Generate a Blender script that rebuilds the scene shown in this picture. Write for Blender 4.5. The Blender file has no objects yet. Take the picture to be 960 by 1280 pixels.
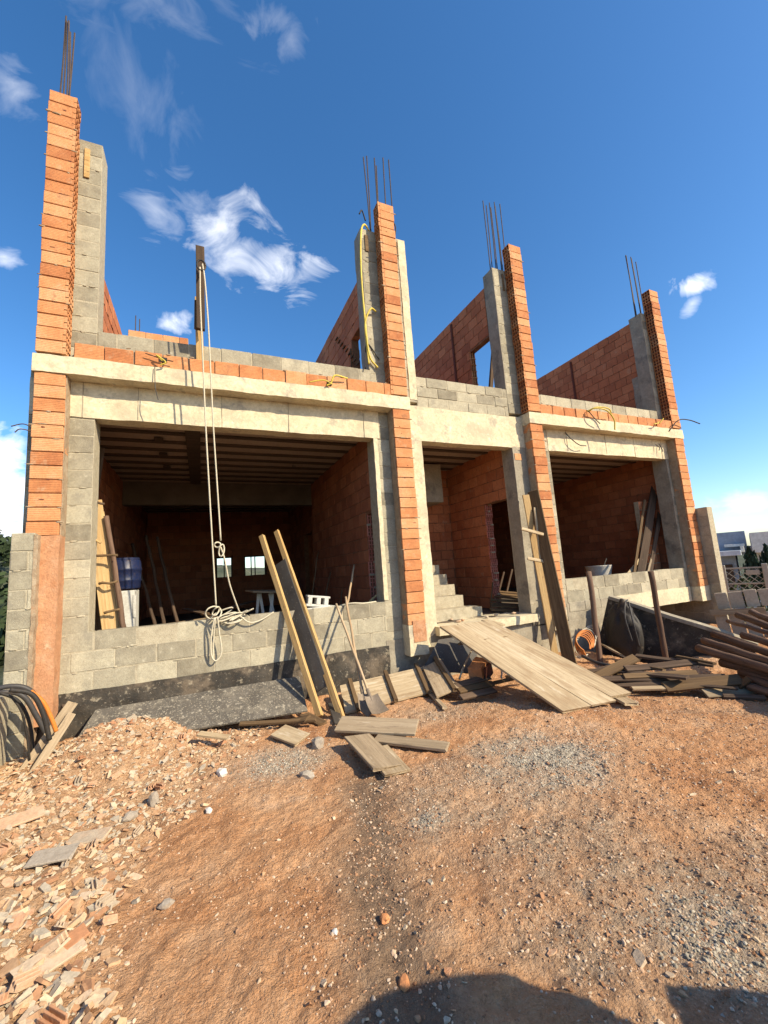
import bpy, math, random
import numpy as np
from mathutils import Vector, Matrix, noise as mnoise
random.seed(11); RS = np.random.RandomState(5)
sc = bpy.context.scene; COL = sc.collection
V = Vector
# ------------------------------------------------------------------ camera
yaw, pit, rol, FPX = .422, .1388, -.0692, 515.7
fw = V((math.sin(yaw)*math.cos(pit), math.cos(yaw)*math.cos(pit), math.sin(pit)))
rt = V((math.cos(yaw), -math.sin(yaw), 0)); up = rt.cross(fw)
rt, up = rt*math.cos(rol)+up*math.sin(rol), up*math.cos(rol)-rt*math.sin(rol)
cd = bpy.data.cameras.new('camera'); cam = bpy.data.objects.new('camera', cd); COL.objects.link(cam)
M = Matrix((rt, up, -fw)).transposed().to_4x4(); M.translation = V((0, 0, 1.6)); cam.matrix_world = M
cd.sensor_fit = 'HORIZONTAL'; cd.sensor_width = 36; cd.lens = FPX/960*36; cd.clip_start = .05; cd.clip_end = 2000
sc.camera = cam
def sky_dir(u, v): return (fw + rt*((u-480)/FPX) - up*((v-640)/FPX)).normalized()
# ------------------------------------------------------------------ numpy noise
LAT = RS.rand(256, 256)
def vn(x, y):
    x = np.asarray(x, float); y = np.asarray(y, float)
    xi = np.floor(x).astype(int); yi = np.floor(y).astype(int); fx = x-xi; fy = y-yi
    fx = fx*fx*(3-2*fx); fy = fy*fy*(3-2*fy)
    a = LAT[xi & 255, yi & 255]; b = LAT[(xi+1) & 255, yi & 255]; c = LAT[xi & 255, (yi+1) & 255]; d = LAT[(xi+1) & 255, (yi+1) & 255]
    return (a+(b-a)*fx)*(1-fy)+(c+(d-c)*fx)*fy - .5
def fbm(x, y, o=4):
    s = 0; a = 1.
    for k in range(o): s = s+a*vn(x*2**k+17.3*k, y*2**k-9.1*k); a *= .5
    return s
def sm(e0, e1, x):
    t = np.clip((np.asarray(x, float)-e0)/(e1-e0), 0, 1); return t*t*(3-2*t)
def gs(x, y, cx, cy, sx, sy): return np.exp(-((x-cx)/sx)**2-((y-cy)/sy)**2)
# ------------------------------------------------------------------ materials
def newmat(name):
    m = bpy.data.materials.new(name); m.use_nodes = True
    nt = m.node_tree; b = nt.nodes['Principled BSDF']; return m, nt, b
def N(nt, t, **kw):
    n = nt.nodes.new(t)
    for k, v in kw.items():
        if k in n.inputs.keys() if isinstance(k, str) else False: n.inputs[k].default_value = v
        else: setattr(n, k, v)
    return n
def math_(nt, op, a, b=None, clamp=False):
    n = nt.nodes.new('ShaderNodeMath'); n.operation = op; n.use_clamp = clamp
    for i, x in enumerate((a, b)):
        if x is None: continue
        if isinstance(x, (int, float)): n.inputs[i].default_value = x
        else: nt.links.new(x, n.inputs[i])
    return n.outputs[0]
def ramp_(nt, fac, cols, pos=None):
    r = nt.nodes.new('ShaderNodeValToRGB'); e = r.color_ramp.elements
    while len(e) < len(cols): e.new(.5)
    for i, c in enumerate(cols):
        e[i].position = pos[i] if pos else i/(len(cols)-1); e[i].color = (*c, 1)
    nt.links.new(fac, r.inputs[0]); return r.outputs[0]
def noise_(nt, vec, scale, detail=4, rough=.6):
    n = nt.nodes.new('ShaderNodeTexNoise'); n.inputs['Scale'].default_value = scale; n.inputs['Detail'].default_value = detail; n.inputs['Roughness'].default_value = rough
    nt.links.new(vec, n.inputs['Vector']); return n.outputs['Fac']
def mixc(nt, fac, a, b, mode='MIX'):
    n = nt.nodes.new('ShaderNodeMix'); n.data_type = 'RGBA'; n.blend_type = mode
    for i, x in ((0, fac), (6, a), (7, b)):
        if isinstance(x, (int, float)): n.inputs[i].default_value = x
        elif isinstance(x, tuple): n.inputs[i].default_value = (*x, 1)
        else: nt.links.new(x, n.inputs[i])
    return n.outputs[2]
def surf(name, cols, scale=6., wn=.6, wr=.5, bump=.3, bscale=40., bdist=.006, rough=.9, stretch=None, rnd='attr', stains=(), wave=None, metal=0., sstretch=None):
    """colour ramp driven by noise and a per-piece random value; stains = (colour, scale, threshold, softness, amount)"""
    m, nt, b = newmat(name); L = nt.links.new
    tc = nt.nodes.new('ShaderNodeTexCoord'); vec = tc.outputs['Object']
    oi = nt.nodes.new('ShaderNodeObjectInfo')
    ad = nt.nodes.new('ShaderNodeVectorMath'); ad.operation = 'ADD'
    cb = nt.nodes.new('ShaderNodeCombineXYZ'); L(math_(nt, 'MULTIPLY', oi.outputs['Random'], 37.), cb.inputs[0]); L(cb.outputs[0], ad.inputs[1])
    L(vec, ad.inputs[0]); base = vec if rnd == 'attr' else ad.outputs[0]; sv = base
    if stretch:
        mp = nt.nodes.new('ShaderNodeMapping'); mp.inputs['Scale'].default_value = stretch; L(base, mp.inputs[0]); sv = mp.outputs[0]
    if rnd == 'attr':
        at = nt.nodes.new('ShaderNodeAttribute'); at.attribute_name = 'rnd'; rv = at.outputs['Fac']
    else: rv = oi.outputs['Random']
    n1 = noise_(nt, sv, scale)
    f = math_(nt, 'ADD', math_(nt, 'MULTIPLY', math_(nt, 'SUBTRACT', n1, .5), wn*2.4), math_(nt, 'MULTIPLY', math_(nt, 'SUBTRACT', rv, .5), wr))
    f = math_(nt, 'ADD', f, .5, True)
    c = ramp_(nt, f, cols)
    fine = noise_(nt, sv, scale*7, 3, .7)
    c = mixc(nt, math_(nt, 'MULTIPLY', math_(nt, 'SUBTRACT', .62, fine, True), .9), c, (.08, .055, .035))
    for k, (sc_, ss, th, so, am) in enumerate(stains):
        stv = base
        if sstretch: mp2 = nt.nodes.new('ShaderNodeMapping'); mp2.inputs['Scale'].default_value = sstretch; L(base, mp2.inputs[0]); stv = mp2.outputs[0]
        sn = noise_(nt, stv, ss, 5, .65)
        sf = math_(nt, 'MULTIPLY', math_(nt, 'DIVIDE', math_(nt, 'SUBTRACT', sn, th), so, True), am)
        c = mixc(nt, sf, c, sc_)
    L(c, b.inputs['Base Color']); b.inputs['Roughness'].default_value = rough; b.inputs['Specular IOR Level'].default_value = .25; b.inputs['Metallic'].default_value = metal
    h = noise_(nt, sv, bscale, 4, .6)
    if wave:
        w = nt.nodes.new('ShaderNodeTexWave'); w.bands_direction = wave[0]; w.inputs['Scale'].default_value = wave[1]; w.inputs['Distortion'].default_value = .6; L(base, w.inputs[0])
        h = math_(nt, 'ADD', h, math_(nt, 'MULTIPLY', w.outputs['Fac'], wave[2]))
    bp = nt.nodes.new('ShaderNodeBump'); bp.inputs['Strength'].default_value = bump; bp.inputs['Distance'].default_value = bdist
    L(h, bp.inputs['Height']); L(bp.outputs[0], b.inputs['Normal']); return m
MT = {}
MT['brick'] = surf('ceramic_brick', [(.37, .13, .05), (.49, .2, .078), (.57, .26, .112), (.61, .33, .165)], 5, .5, .8, .5, 60, stains=[((.47, .33, .2), 9, .58, .14, .5), ((.17, .07, .04), 5, .6, .1, .5)], wave=('Z', 16, .7))
MT['wallbrick'] = surf('ceramic_wall_brick', [(.33, .105, .045), (.45, .155, .066), (.52, .2, .09)], 4, .5, .75, .5, 50, stains=[((.4, .29, .19), 6, .6, .14, .45), ((.14, .05, .03), 4, .6, .12, .5)], wave=('Z', 12, .6))
MT['mortar'] = surf('mortar', [(.2, .13, .08), (.34, .25, .16), (.42, .34, .24)], 12, .7, .2, .9, 70, stains=[((.4, .2, .1), 7, .55, .15, .6)])
MT['redmortar'] = surf('red_mortar', [(.13, .055, .03), (.2, .09, .045), (.28, .16, .09)], 12, .7, .2, .9, 70)
MT['roombrick'] = surf('shade_toned_brick', [(.22, .072, .034), (.31, .105, .048), (.38, .14, .065)], 4, .5, .75, .5, 50, stains=[((.22, .15, .1), 6, .6, .14, .4)])  # wall brick darkened in its colour to deepen the room shade
MT['roomdark'] = surf('shade_toned_concrete', [(.07, .055, .04), (.11, .085, .062), (.15, .12, .09)], 4, .6, .3, .5, 50)  # floor and beam concrete, room shade put into the colour
MT['hole'] = surf('brick_inside', [(.09, .025, .016), (.16, .05, .03)], 8, .4, .3, .3, 40)
MT['block'] = surf('concrete_block', [(.2, .175, .125), (.29, .26, .19), (.37, .335, .245), (.46, .415, .3)], 7, .45, .75, .8, 120, stains=[((.17, .155, .13), 5, .56, .14, .45), ((.5, .46, .36), 14, .63, .1, .5)])
MT['joint'] = surf('block_joint', [(.27, .23, .16), (.4, .35, .25), (.5, .45, .33)], 16, .6, .2, 1., 80)
MT['concrete'] = surf('cast_concrete', [(.5, .42, .27), (.61, .53, .36), (.68, .61, .43)], 3, .5, .2, .5, 45, stains=[((.4, .34, .24), 2.2, .5, .14, .65), ((.28, .25, .2), 6, .57, .09, .65), ((.22, .2, .16), 18, .66, .06, .55), ((.75, .7, .55), 9, .62, .1, .6)])
MT['greyconc'] = surf('grey_concrete', [(.2, .175, .13), (.3, .265, .2), (.4, .36, .27)], 3.5, .6, .2, .7, 60, stains=[((.1, .09, .08), 3, .56, .12, .6), ((.52, .45, .33), 5, .62, .1, .5)])
MT['redplaster'] = surf('red_plaster', [(.38, .17, .085), (.47, .24, .125), (.52, .32, .2)], 5, .7, .2, .9, 60, stains=[((.3, .12, .05), 6, .56, .12, .6), ((.55, .44, .3), 7, .62, .1, .6)])
MT['ceil'] = surf('ceiling_panel', [(.3, .225, .17), (.38, .29, .22)], 3, .5, .3, .3, 50)
MT['tar'] = surf('tar_paint', [(.014, .013, .012), (.04, .036, .03), (.1, .085, .066)], 4, .7, .3, .8, 45, rough=.62, stains=[((.17, .13, .09), 3.5, .52, .12, .7), ((.33, .28, .2), 11, .6, .07, .6), ((.36, .31, .24), 42, .63, .06, .75)])
MT['rawend'] = surf('lit_look_ceramic_end', [(.42, .12, .085), (.6, .2, .15), (.68, .33, .27)], 8, .5, .6, .4, 60)  # lighter than the wall brick: a sunlit look put into the colour
MT['steel'] = surf('rebar_steel', [(.035, .03, .032), (.09, .06, .045)], 20, .7, .3, .5, 90, rough=.7)
def wood(name, cols, stains=(), r=.85): return surf(name, cols, 3.0, .75, .4, .6, 9, .004, r, (.5, 13, 13), 'obj', stains, sstretch=(1, 3.2, 3.2))
MT['pine'] = wood('fresh_pine', [(.34, .21, .085), (.47, .32, .15), (.57, .42, .22)], [((.2, .11, .05), 6, .63, .06, .7)])
MT['ochre'] = wood('ochre_batten', [(.33, .2, .075), (.47, .3, .12), (.56, .39, .18)], [((.12, .07, .035), 8, .62, .05, .8)])
MT['grey'] = wood('weathered_board', [(.2, .15, .095), (.31, .235, .15), (.42, .33, .22)], [((.12, .085, .055), 4, .58, .1, .6), ((.48, .41, .31), 6, .62, .1, .5)])
MT['pale'] = wood('dusty_form_board', [(.27, .195, .115), (.44, .34, .21), (.56, .46, .31)], [((.25, .165, .09), 2.2, .5, .14, .65), ((.16, .11, .065), 9, .66, .05, .7), ((.6, .53, .41), 3, .6, .1, .5)])
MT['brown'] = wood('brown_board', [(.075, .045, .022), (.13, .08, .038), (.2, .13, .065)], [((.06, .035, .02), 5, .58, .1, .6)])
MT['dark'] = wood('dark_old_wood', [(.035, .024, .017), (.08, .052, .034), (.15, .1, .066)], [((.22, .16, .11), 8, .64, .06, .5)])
MT['log'] = wood('log_bark', [(.065, .036, .024), (.12, .07, .046), (.2, .125, .085)], [((.06, .035, .025), 6, .57, .1, .6)])
MT['darksheet'] = surf('black_film_plywood', [(.025, .024, .022), (.055, .05, .045), (.085, .08, .07)], 2.5, .6, .3, .4, 40, rough=.55, rnd='obj', stains=[((.33, .3, .24), 16, .64, .05, .5), ((.4, .36, .29), 48, .65, .05, .6)])
MT['specked'] = surf('speckled_black_board', [(.045, .042, .038), (.085, .078, .067), (.14, .126, .105)], 3, .6, .3, .5, 40, rough=.6, rnd='obj', stains=[((.2, .175, .135), 5, .5, .1, .5), ((.4, .35, .26), 60, .575, .06, .75), ((.44, .39, .3), 21, .58, .08, .6)])
MT['rope'] = surf('rope_fibre', [(.5, .45, .33), (.62, .57, .44)], 60, .6, .1, .8, 160, rnd='obj')
def plain(name, c, rough=.5, var=.25, metal=0.):
    d = tuple(x*(1-var) for x in c); e = tuple(min(1, x*(1+var)) for x in c)
    return surf(name, [d, c, e], 7, .5, .2, .15, 50, rough=rough, rnd='obj', metal=metal, stains=[((.25, .17, .1), 5, .6, .12, .35)])
MT['yellow'] = plain('yellow_conduit', (.6, .46, .07)); MT['orange'] = plain('orange_conduit', (.62, .2, .035)); MT['black'] = plain('black_plastic', (.022, .021, .02), .6)
MT['hose'] = plain('grey_black_hose', (.045, .044, .045), .5); MT['blue'] = plain('blue_drum_plastic', (.005, .014, .055), .4); MT['white'] = plain('white_plastic', (.5, .49, .44), .6)
MT['cement'] = plain('cement_paper', (.5, .47, .42), .8); MT['shaft'] = wood('tool_handle', [(.3, .2, .11), (.42, .3, .18), (.5, .38, .25)]); MT['tool'] = plain('worn_tool_steel', (.24, .19, .14), .6, .35, .2)
MT['bluewall'] = surf('blue_grey_render', [(.24, .3, .36), (.29, .35, .42)], .8, .5, 0, .1, 20); MT['whitewall'] = surf('white_render', [(.66, .63, .55), (.75, .72, .64)], .8, .5, 0, .1, 20)
MT['greywall'] = surf('grey_render', [(.5, .54, .56), (.6, .64, .66)], .8, .5, 0, .1, 20); MT['leaf'] = surf('dark_foliage', [(.008, .02, .009), (.018, .038, .014), (.035, .06, .02)], 1.5, .5, .9, .2, 10)
MT['cypress'] = surf('cypress_foliage', [(.008, .03, .02), (.018, .05, .03), (.03, .07, .04)], 3, .5, .9, .2, 10); MT['bark'] = surf('bark', [(.08, .055, .035), (.14, .1, .07)], 6, .5, 0, .4, 20)
MT['galv'] = plain('galvanised_steel', (.3, .29, .26), .5, .15, .3); MT['precast'] = surf('precast_panel', [(.33, .26, .19), (.42, .35, .26), (.5, .43, .33)], 3, .5, .6, .4, 50)
MT['shard'] = surf('broken_ceramic', [(.4, .19, .095), (.52, .29, .165), (.53, .37, .24), (.42, .35, .26)], 6, .35, 1.3, .5, 60, rnd='obj', stains=[((.5, .42, .3), 5, .52, .12, .6)])
MT['shards'] = surf('broken_ceramic_bits', [(.36, .19, .1), (.5, .32, .18), (.54, .41, .27), (.42, .36, .27)], 6, .3, 1.2, .5, 60)
MT['stone'] = surf('gravel_stone', [(.24, .12, .06), (.4, .22, .12), (.5, .33, .21), (.56, .44, .32)], 9, .2, 1.2, .4, 60)
MT['whitestone'] = surf('pale_stone', [(.55, .52, .46), (.68, .65, .6)], 8, .6, .3, .4, 50, rnd='obj')
MT['rubbish'] = surf('grey_lump', [(.22, .18, .14), (.34, .29, .23), (.44, .39, .31)], 8, .6, .4, .6, 60, rnd='obj')
MT['glass'] = plain('dusty_glass', (.3, .33, .34), .15)
# ------------------------------------------------------------------ mesh builder
def _cbox():
    vs = []; 
    for s in [(x, y, z) for x in (-1, 1) for y in (-1, 1) for z in (-1, 1)]:
        for k in range(3): vs.append((s, k))
    idx = {v: i for i, v in enumerate(vs)}
    fs = []
    for k in range(3):
        a, b = (k+1) % 3, (k+2) % 3
        for sg in (-1, 1):
            q = []
            for (p, r) in ((-1, -1), (1, -1), (1, 1), (-1, 1)):
                s = [0]*3; s[k] = sg; s[a] = p; s[b] = r; q.append(idx[(tuple(s), k)])
            fs.append(q if sg > 0 else q[::-1])
    for k in range(3):
        a, b = (k+1) % 3, (k+2) % 3
        for sa in (-1, 1):
            for sb in (-1, 1):
                def vv(z, w):
                    s = [0]*3; s[a] = sa; s[b] = sb; s[k] = z; return idx[(tuple(s), w)]
                q = [vv(-1, a), vv(1, a), vv(1, b), vv(-1, b)]
                fs.append(q if sa*sb < 0 else q[::-1])
    for s in [(x, y, z) for x in (-1, 1) for y in (-1, 1) for z in (-1, 1)]:
        q = [idx[(s, 0)], idx[(s, 1)], idx[(s, 2)]]
        fs.append(q if s[0]*s[1]*s[2] > 0 else q[::-1])
    return [(np.array(s, float), k) for s, k in vs], fs
CBV, CBF = _cbox()
CS = np.array([s for s, k in CBV]); CK = np.array([[0 if j == k else 1 for j in range(3)] for s, k in CBV], float)
BS = np.array([(x, y, z) for x in (-1, 1) for y in (-1, 1) for z in (-1, 1)], float)
BF = [(0, 1, 3, 2), (4, 6, 7, 5), (0, 4, 5, 1), (2, 3, 7, 6), (0, 2, 6, 4), (1, 5, 7, 3)]
WM = {}
class MB:
    def __init__(s): s.v = []; s.n = 0; s.f = []; s.r = []; s.m = []
    def add(s, vs, fs, rnd=None, mat=0):
        rnd = random.random() if rnd is None else rnd
        s.v.append(np.asarray(vs, float)); s.f += [tuple(i+s.n for i in f) for f in fs]; s.n += len(vs)
        s.r += [rnd]*len(fs); s.m += [mat]*len(fs)
    def box(s, lo, hi, ch=0, rnd=None, mat=0, R=None, piv=None):
        lo = np.minimum(lo, hi) if False else np.array(lo, float); hi = np.array(hi, float)
        c = (lo+hi)/2; h = (hi-lo)/2
        if ch: vs = CS*(h-ch*CK); fs = CBF
        else: vs = BS*h; fs = BF
        if R is not None: vs = vs @ np.array(R.to_3x3()).T
        s.add(vs+c, fs, rnd, mat)
    def tube(s, pts, r, n=8, rnd=None, mat=0, cap=True):
        pts = [V(p) for p in pts]; rs = r if isinstance(r, (list, tuple)) else [r]*len(pts)
        vs = []; prev = None
        for i, p in enumerate(pts):
            t = (pts[min(i+1, len(pts)-1)]-pts[max(i-1, 0)]).normalized()
            if prev is None: a = t.orthogonal().normalized()
            else: a = (prev-t*prev.dot(t)); a = a.normalized() if a.length > 1e-6 else t.orthogonal().normalized()
            prev = a; b = t.cross(a)
            for k in range(n):
                w = 2*math.pi*k/n; vs.append(p+(a*math.cos(w)+b*math.sin(w))*rs[i])
        fs = [(i*n+k, i*n+(k+1) % n, (i+1)*n+(k+1) % n, (i+1)*n+k) for i in range(len(pts)-1) for k in range(n)]
        if cap: fs += [tuple(range(n))[::-1], tuple((len(pts)-1)*n+k for k in range(n))]
        s.add([tuple(v) for v in vs], fs, rnd, mat)
    def rough(s, lo, hi, step=.08, amp=.006, freq=9, rnd=None, mat=0):
        lo = np.array(lo, float); hi = np.array(hi, float); rnd = .5 if rnd is None else rnd
        for k in range(3):
            a, b = (k+1) % 3, (k+2) % 3
            na = max(1, int(round((hi[a]-lo[a])/step))); nb = max(1, int(round((hi[b]-lo[b])/step)))
            for sg in (0, 1):
                vs = []
                for i in range(na+1):
                    for j in range(nb+1):
                        p = [0]*3; p[k] = (lo, hi)[sg][k]; p[a] = lo[a]+(hi[a]-lo[a])*i/na; p[b] = lo[b]+(hi[b]-lo[b])*j/nb
                        q = V(p); d = mnoise.noise_vector(q*freq)*amp + mnoise.noise_vector(q*freq*.25)*amp*.8
                        vs.append(tuple(q+d))
                fs = []
                for i in range(na):
                    for j in range(nb):
                        q = (i*(nb+1)+j, (i+1)*(nb+1)+j, (i+1)*(nb+1)+j+1, i*(nb+1)+j+1); fs.append(q if sg else q[::-1])
                s.add(vs, fs, rnd, mat)
    def build(s, name, mats, parent=None, M=None, smooth=False):
        me = bpy.data.meshes.new(name); vs = np.concatenate(s.v)
        if M is None and parent is None:
            c = (vs.min(0)+vs.max(0))/2; c[2] = vs[:, 2].min(); vs = vs-c; M = Matrix.Translation(V(c))
        me.from_pydata(vs.tolist(), [], s.f)
        at = me.attributes.new('rnd', 'FLOAT', 'FACE'); at.data.foreach_set('value', s.r)
        if not isinstance(mats, (list, tuple)): mats = [mats]
        for m in mats: me.materials.append(MT[m] if isinstance(m, str) else m)
        if len(mats) > 1: me.polygons.foreach_set('material_index', s.m)
        if smooth: me.polygons.foreach_set('use_smooth', [True]*len(me.polygons))
        me.update(); return link(name, me, parent, M)
def link(name, me, parent=None, M=None):
    o = bpy.data.objects.new(name, me); COL.objects.link(o); M = M or Matrix.Identity(4); WM[o.name] = M
    if parent: o.parent = parent; o.matrix_basis = WM[parent.name].inverted() @ M
    else: o.matrix_basis = M
    return o
def tag(o, label=None, cat=None, group=None, kind=None):
    for k, v in (('label', label), ('category', cat), ('group', group), ('kind', kind)):
        if v: o[k] = v
    return o
def thing(name, loc, label, cat, group=None):
    return tag(link(name, None, None, Matrix.Translation(V(loc))), label, cat, group)
def struct(o): o['kind'] = 'structure'; return o
def frame(p0, p1, nrm):
    p0, p1 = V(p0), V(p1); x = (p1-p0).normalized(); z = V(nrm); z = (z-x*z.dot(x)).normalized(); y = z.cross(x)
    m = Matrix((x, y, z)).transposed().to_4x4(); m.translation = (p0+p1)/2; return m, (p1-p0).length
def plank_mb(L, w, t, warp=.004, ch=.003, nick=True):
    b = MB(); nx = max(4, int(L/.12)); sd = random.random()*50
    ring = [(-w/2+ch, -t/2), (w/2-ch, -t/2), (w/2, -t/2+ch), (w/2, t/2-ch), (w/2-ch, t/2), (-w/2+ch, t/2), (-w/2, t/2-ch), (-w/2, -t/2+ch)]
    vs = []
    for i in range(nx+1):
        x = -L/2+L*i/nx; dz = mnoise.noise(V((x*1.2, sd, 0)))*warp*2; dy = mnoise.noise(V((x*.9, sd, 7)))*warp
        for (y, z) in ring:
            ex = (random.uniform(-.012, .012) if i in (0, nx) and nick else 0)
            e = mnoise.noise(V((x*6, y*30, sd)))*.0025
            vs.append((x+ex, y+dy+e, z+dz))
    n = 8; fs = [(i*n+k, i*n+(k+1) % n, (i+1)*n+(k+1) % n, (i+1)*n+k) for i in range(nx) for k in range(n)]
    fs += [tuple(range(n))[::-1], tuple(nx*n+k for k in range(n))]
    b.add(vs, fs, .5); return b
def plank(name, p0, p1, w, t, nrm, mat, label=None, cat=None, group=None, parent=None, warp=.004):
    m, L = frame(p0, p1, nrm); o = plank_mb(L, w, t, warp).build(name, mat, parent, m)
    return tag(o, label, cat, group) if label else o
def pole(name, p0, p1, r0, r1, mat, label=None, cat=None, group=None, parent=None, n=10, wob=.012):
    m, L = frame(p0, p1, (0.1, .2, 1) if abs((V(p1)-V(p0)).normalized().z) < .9 else (0, -1, .1)); b = MB(); sd = random.random()*90
    k = max(5, int(L/.15)); pts = [(-L/2+L*i/k, mnoise.noise(V((i*.45, sd, 0)))*wob*2, mnoise.noise(V((i*.45, sd, 5)))*wob*2) for i in range(k+1)]
    rs = [(r0+(r1-r0)*i/k)*(1+.12*mnoise.noise(V((i*.8, sd, 9)))) for i in range(k+1)]
    b.tube(pts, rs, n); me_o = b.build(name, mat, parent, m)
    for p in me_o.data.polygons: p.use_smooth = len(p.vertices) == 4
    return tag(me_o, label, cat, group) if label else me_o
def spline(ctrl, n=10):
    c = [V(p) for p in ctrl]; c = [c[0]*2-c[1]]+c+[c[-1]*2-c[-2]]; out = []
    for i in range(1, len(c)-2):
        for k in range(n):
            t = k/n; a, b, d, e = c[i-1], c[i], c[i+1], c[i+2]
            out.append(.5*((2*b)+(d-a)*t+(2*a-5*b+4*d-e)*t*t+(3*b-a-3*d+e)*t**3))
    out.append(c[-2]); return out
def cord(name, ctrls, r, mat, label=None, cat=None, group=None, parent=None, n=7, seg=10, M=None):
    b = MB()
    for c in (ctrls if isinstance(ctrls[0][0], (tuple, list, Vector)) else [ctrls]): b.tube(spline(c, seg), r, n)
    o = b.build(name, mat, parent, M or (Matrix.Identity(4) if parent else None), smooth=True)
    return tag(o, label, cat, group) if label else o
# ------------------------------------------------------------------ masonry
def masonry(b, axis, u0, u1, z0, z1, f, thick, bw, bh, jt=.011, rec=.008, jit=.0025, back=1, side=1, holes=(), miss=0., first=0, blobs=14):
    """courses of bricks; axis 'x': wall runs along x with its seen face at y=f, body towards +y*side. holes = (u0,u1,z0,z1) openings"""
    def bx(ua, ub, za, zb, da, db, **k):
        lo, hi = sorted((f+side*da, f+side*db))
        if axis == 'x': b.box((ua, lo, za), (ub, hi, zb), **k)
        else: b.box((lo, ua, za), (hi, ub, zb), **k)
    n = max(1, int(round((z1-z0)/bh))); h = (z1-z0)/n
    for c in range(n):
        za = z0+c*h; zb = za+h; u = u0-((c+first) % 2)*bw/2
        while u < u1-1e-4:
            a, e = max(u, u0), min(u+bw, u1); u += bw
            segs = [(a, e)]
            for (h0, h1, hz0, hz1) in holes:
                if (za+zb)/2 > hz0 and (za+zb)/2 < hz1:
                    ns = []
                    for (p, q) in segs:
                        if q <= h0 or p >= h1: ns.append((p, q)); continue
                        if p < h0: ns.append((p, h0))
                        if q > h1: ns.append((h1, q))
                    segs = ns
            for (p, q) in segs:
                if q-p < .035: continue
                if c == n-1 and random.random() < miss: continue
                j = lambda: random.uniform(-jit, jit)
                bx(p+jt/2+j(), q-jt/2+j(), za+jt/2+j(), zb-jt/2+j(), j()*1.3, thick, ch=.004, mat=0)
    for _ in range(int((u1-u0)*(z1-z0)*blobs)):
        uu, zz = random.uniform(u0+.03, u1-.03), z0+random.randint(1, max(1, n-1))*h+random.uniform(-.008, .012)
        if any(q[0] < uu < q[1] and q[2] < zz < q[3] for q in holes): continue
        blob(b, uu, zz, f-side*.001, random.uniform(.015, .05), random.uniform(.006, .014), axis, side)
    if back:
        segs = []; zs = sorted({z0+.004, z1-.012, *[x for hh in holes for x in hh[2:] if z0 < x < z1]})
        for za, zb in zip(zs, zs[1:]):
            cuts = [(u0+.002, u1-.002)]
            for (h0, h1, hz0, hz1) in holes:
                if (za+zb)/2 > hz0 and (za+zb)/2 < hz1:
                    ns = []
                    for (p, q) in cuts:
                        if q <= h0 or p >= h1: ns.append((p, q)); continue
                        if p < h0: ns.append((p, h0))
                        if q > h1: ns.append((h1, q))
                    cuts = ns
            for (p, q) in cuts: bx(p, q, za, zb, rec, thick-.006, mat=1, rnd=random.random())
def blob(b, u, z, f, du, dz, axis='x', side=1, mat=1, th=.006):
    vs = []; k = 7
    for rr_, o_ in ((1, -.002), (.62, th), (.0, th*1.15)):
        for i in range(k if rr_ else 1):
            a = 6.283*i/k; q = rr_*random.uniform(.7, 1.2); uu, zz, dd = u+math.cos(a)*du*q, z+math.sin(a)*dz*q, f-side*o_; vs.append((uu, dd, zz) if axis == 'x' else (dd, uu, zz))
    fs = []
    for i in range(k):
        j = (i+1) % k; fs += [(i, j, k+j, k+i), (k+i, k+j, 2*k)]
    if (axis == 'x') != (side > 0): fs = [q[::-1] for q in fs]
    b.add(vs, fs, random.random(), mat)
def fin(b, x0, x1, y0, y1, z0, z1, course, hole=0):
    """stack of hollow bricks laid flat, open cells on the side `hole`"""
    n = int(round((z1-z0)/course)); h = (z1-z0)/n
    for c in range(n):
        za = z0+c*h+.005; zb = z0+(c+1)*h-.005; dx = random.uniform(-.006, .006); dy = random.uniform(-.005, .005); r = random.random()
        a, e = x0+dx, x1+dx; d = .035
        if hole < 0: b.box((a+d, y0+dy, za), (e, y1+dy, zb), ch=.004, rnd=r)
        elif hole > 0: b.box((a, y0+dy, za), (e-d, y1+dy, zb), ch=.004, rnd=r)
        else: b.box((a, y0+dy, za), (e, y1+dy, zb), ch=.004, rnd=r)
        if hole:
            p, q = (a, a+d) if hole < 0 else (e-d, e); t = .009
            hm = (zb-za); ww = y1-y0
            for k in range(3):
                zc = za+(hm-t)*k/2; b.box((p, y0+dy, zc), (q, y1+dy, zc+t), rnd=r)
            for k in range(4):
                yc = y0+dy+(ww-t)*k/3; b.box((p+.001, yc, za+t*.9), (q-.001, yc+t, zb-t*.9), rnd=r)
            px = q-.002 if hole < 0 else p+.002
            b.box((px-.0015, y0+dy+t, za+t), (px+.0015, y1+dy-t, zb-t), rnd=.4, mat=2)
        if random.random() < .16: blob(b, random.uniform(a+.04, e-.04), random.uniform(za+.02, zb-.02), y0+dy-.001, random.uniform(.008, .035), random.uniform(.004, .014), mat=2, th=.001)
        if random.random() < .3: blob(b, random.uniform(a+.03, e-.03), random.choice([za, zb]), y0+dy-.001, random.uniform(.01, .03), random.uniform(.005, .012), mat=2, th=.001)
    for _ in range(n):
        if random.random() < .75: blob(b, random.choice([x0, x1, random.uniform(x0, x1)]), z0+random.randint(1, n-1)*h+random.uniform(-.008, .01), y0-.001, random.uniform(.015, .06), random.uniform(.006, .014), mat=3)
    b.box((x0+.012+(.04 if hole < 0 else 0), y0+.014, z0), (x1-.012-(.04 if hole > 0 else 0), y1-.008, z1-.012), mat=1, rnd=.5)
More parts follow.
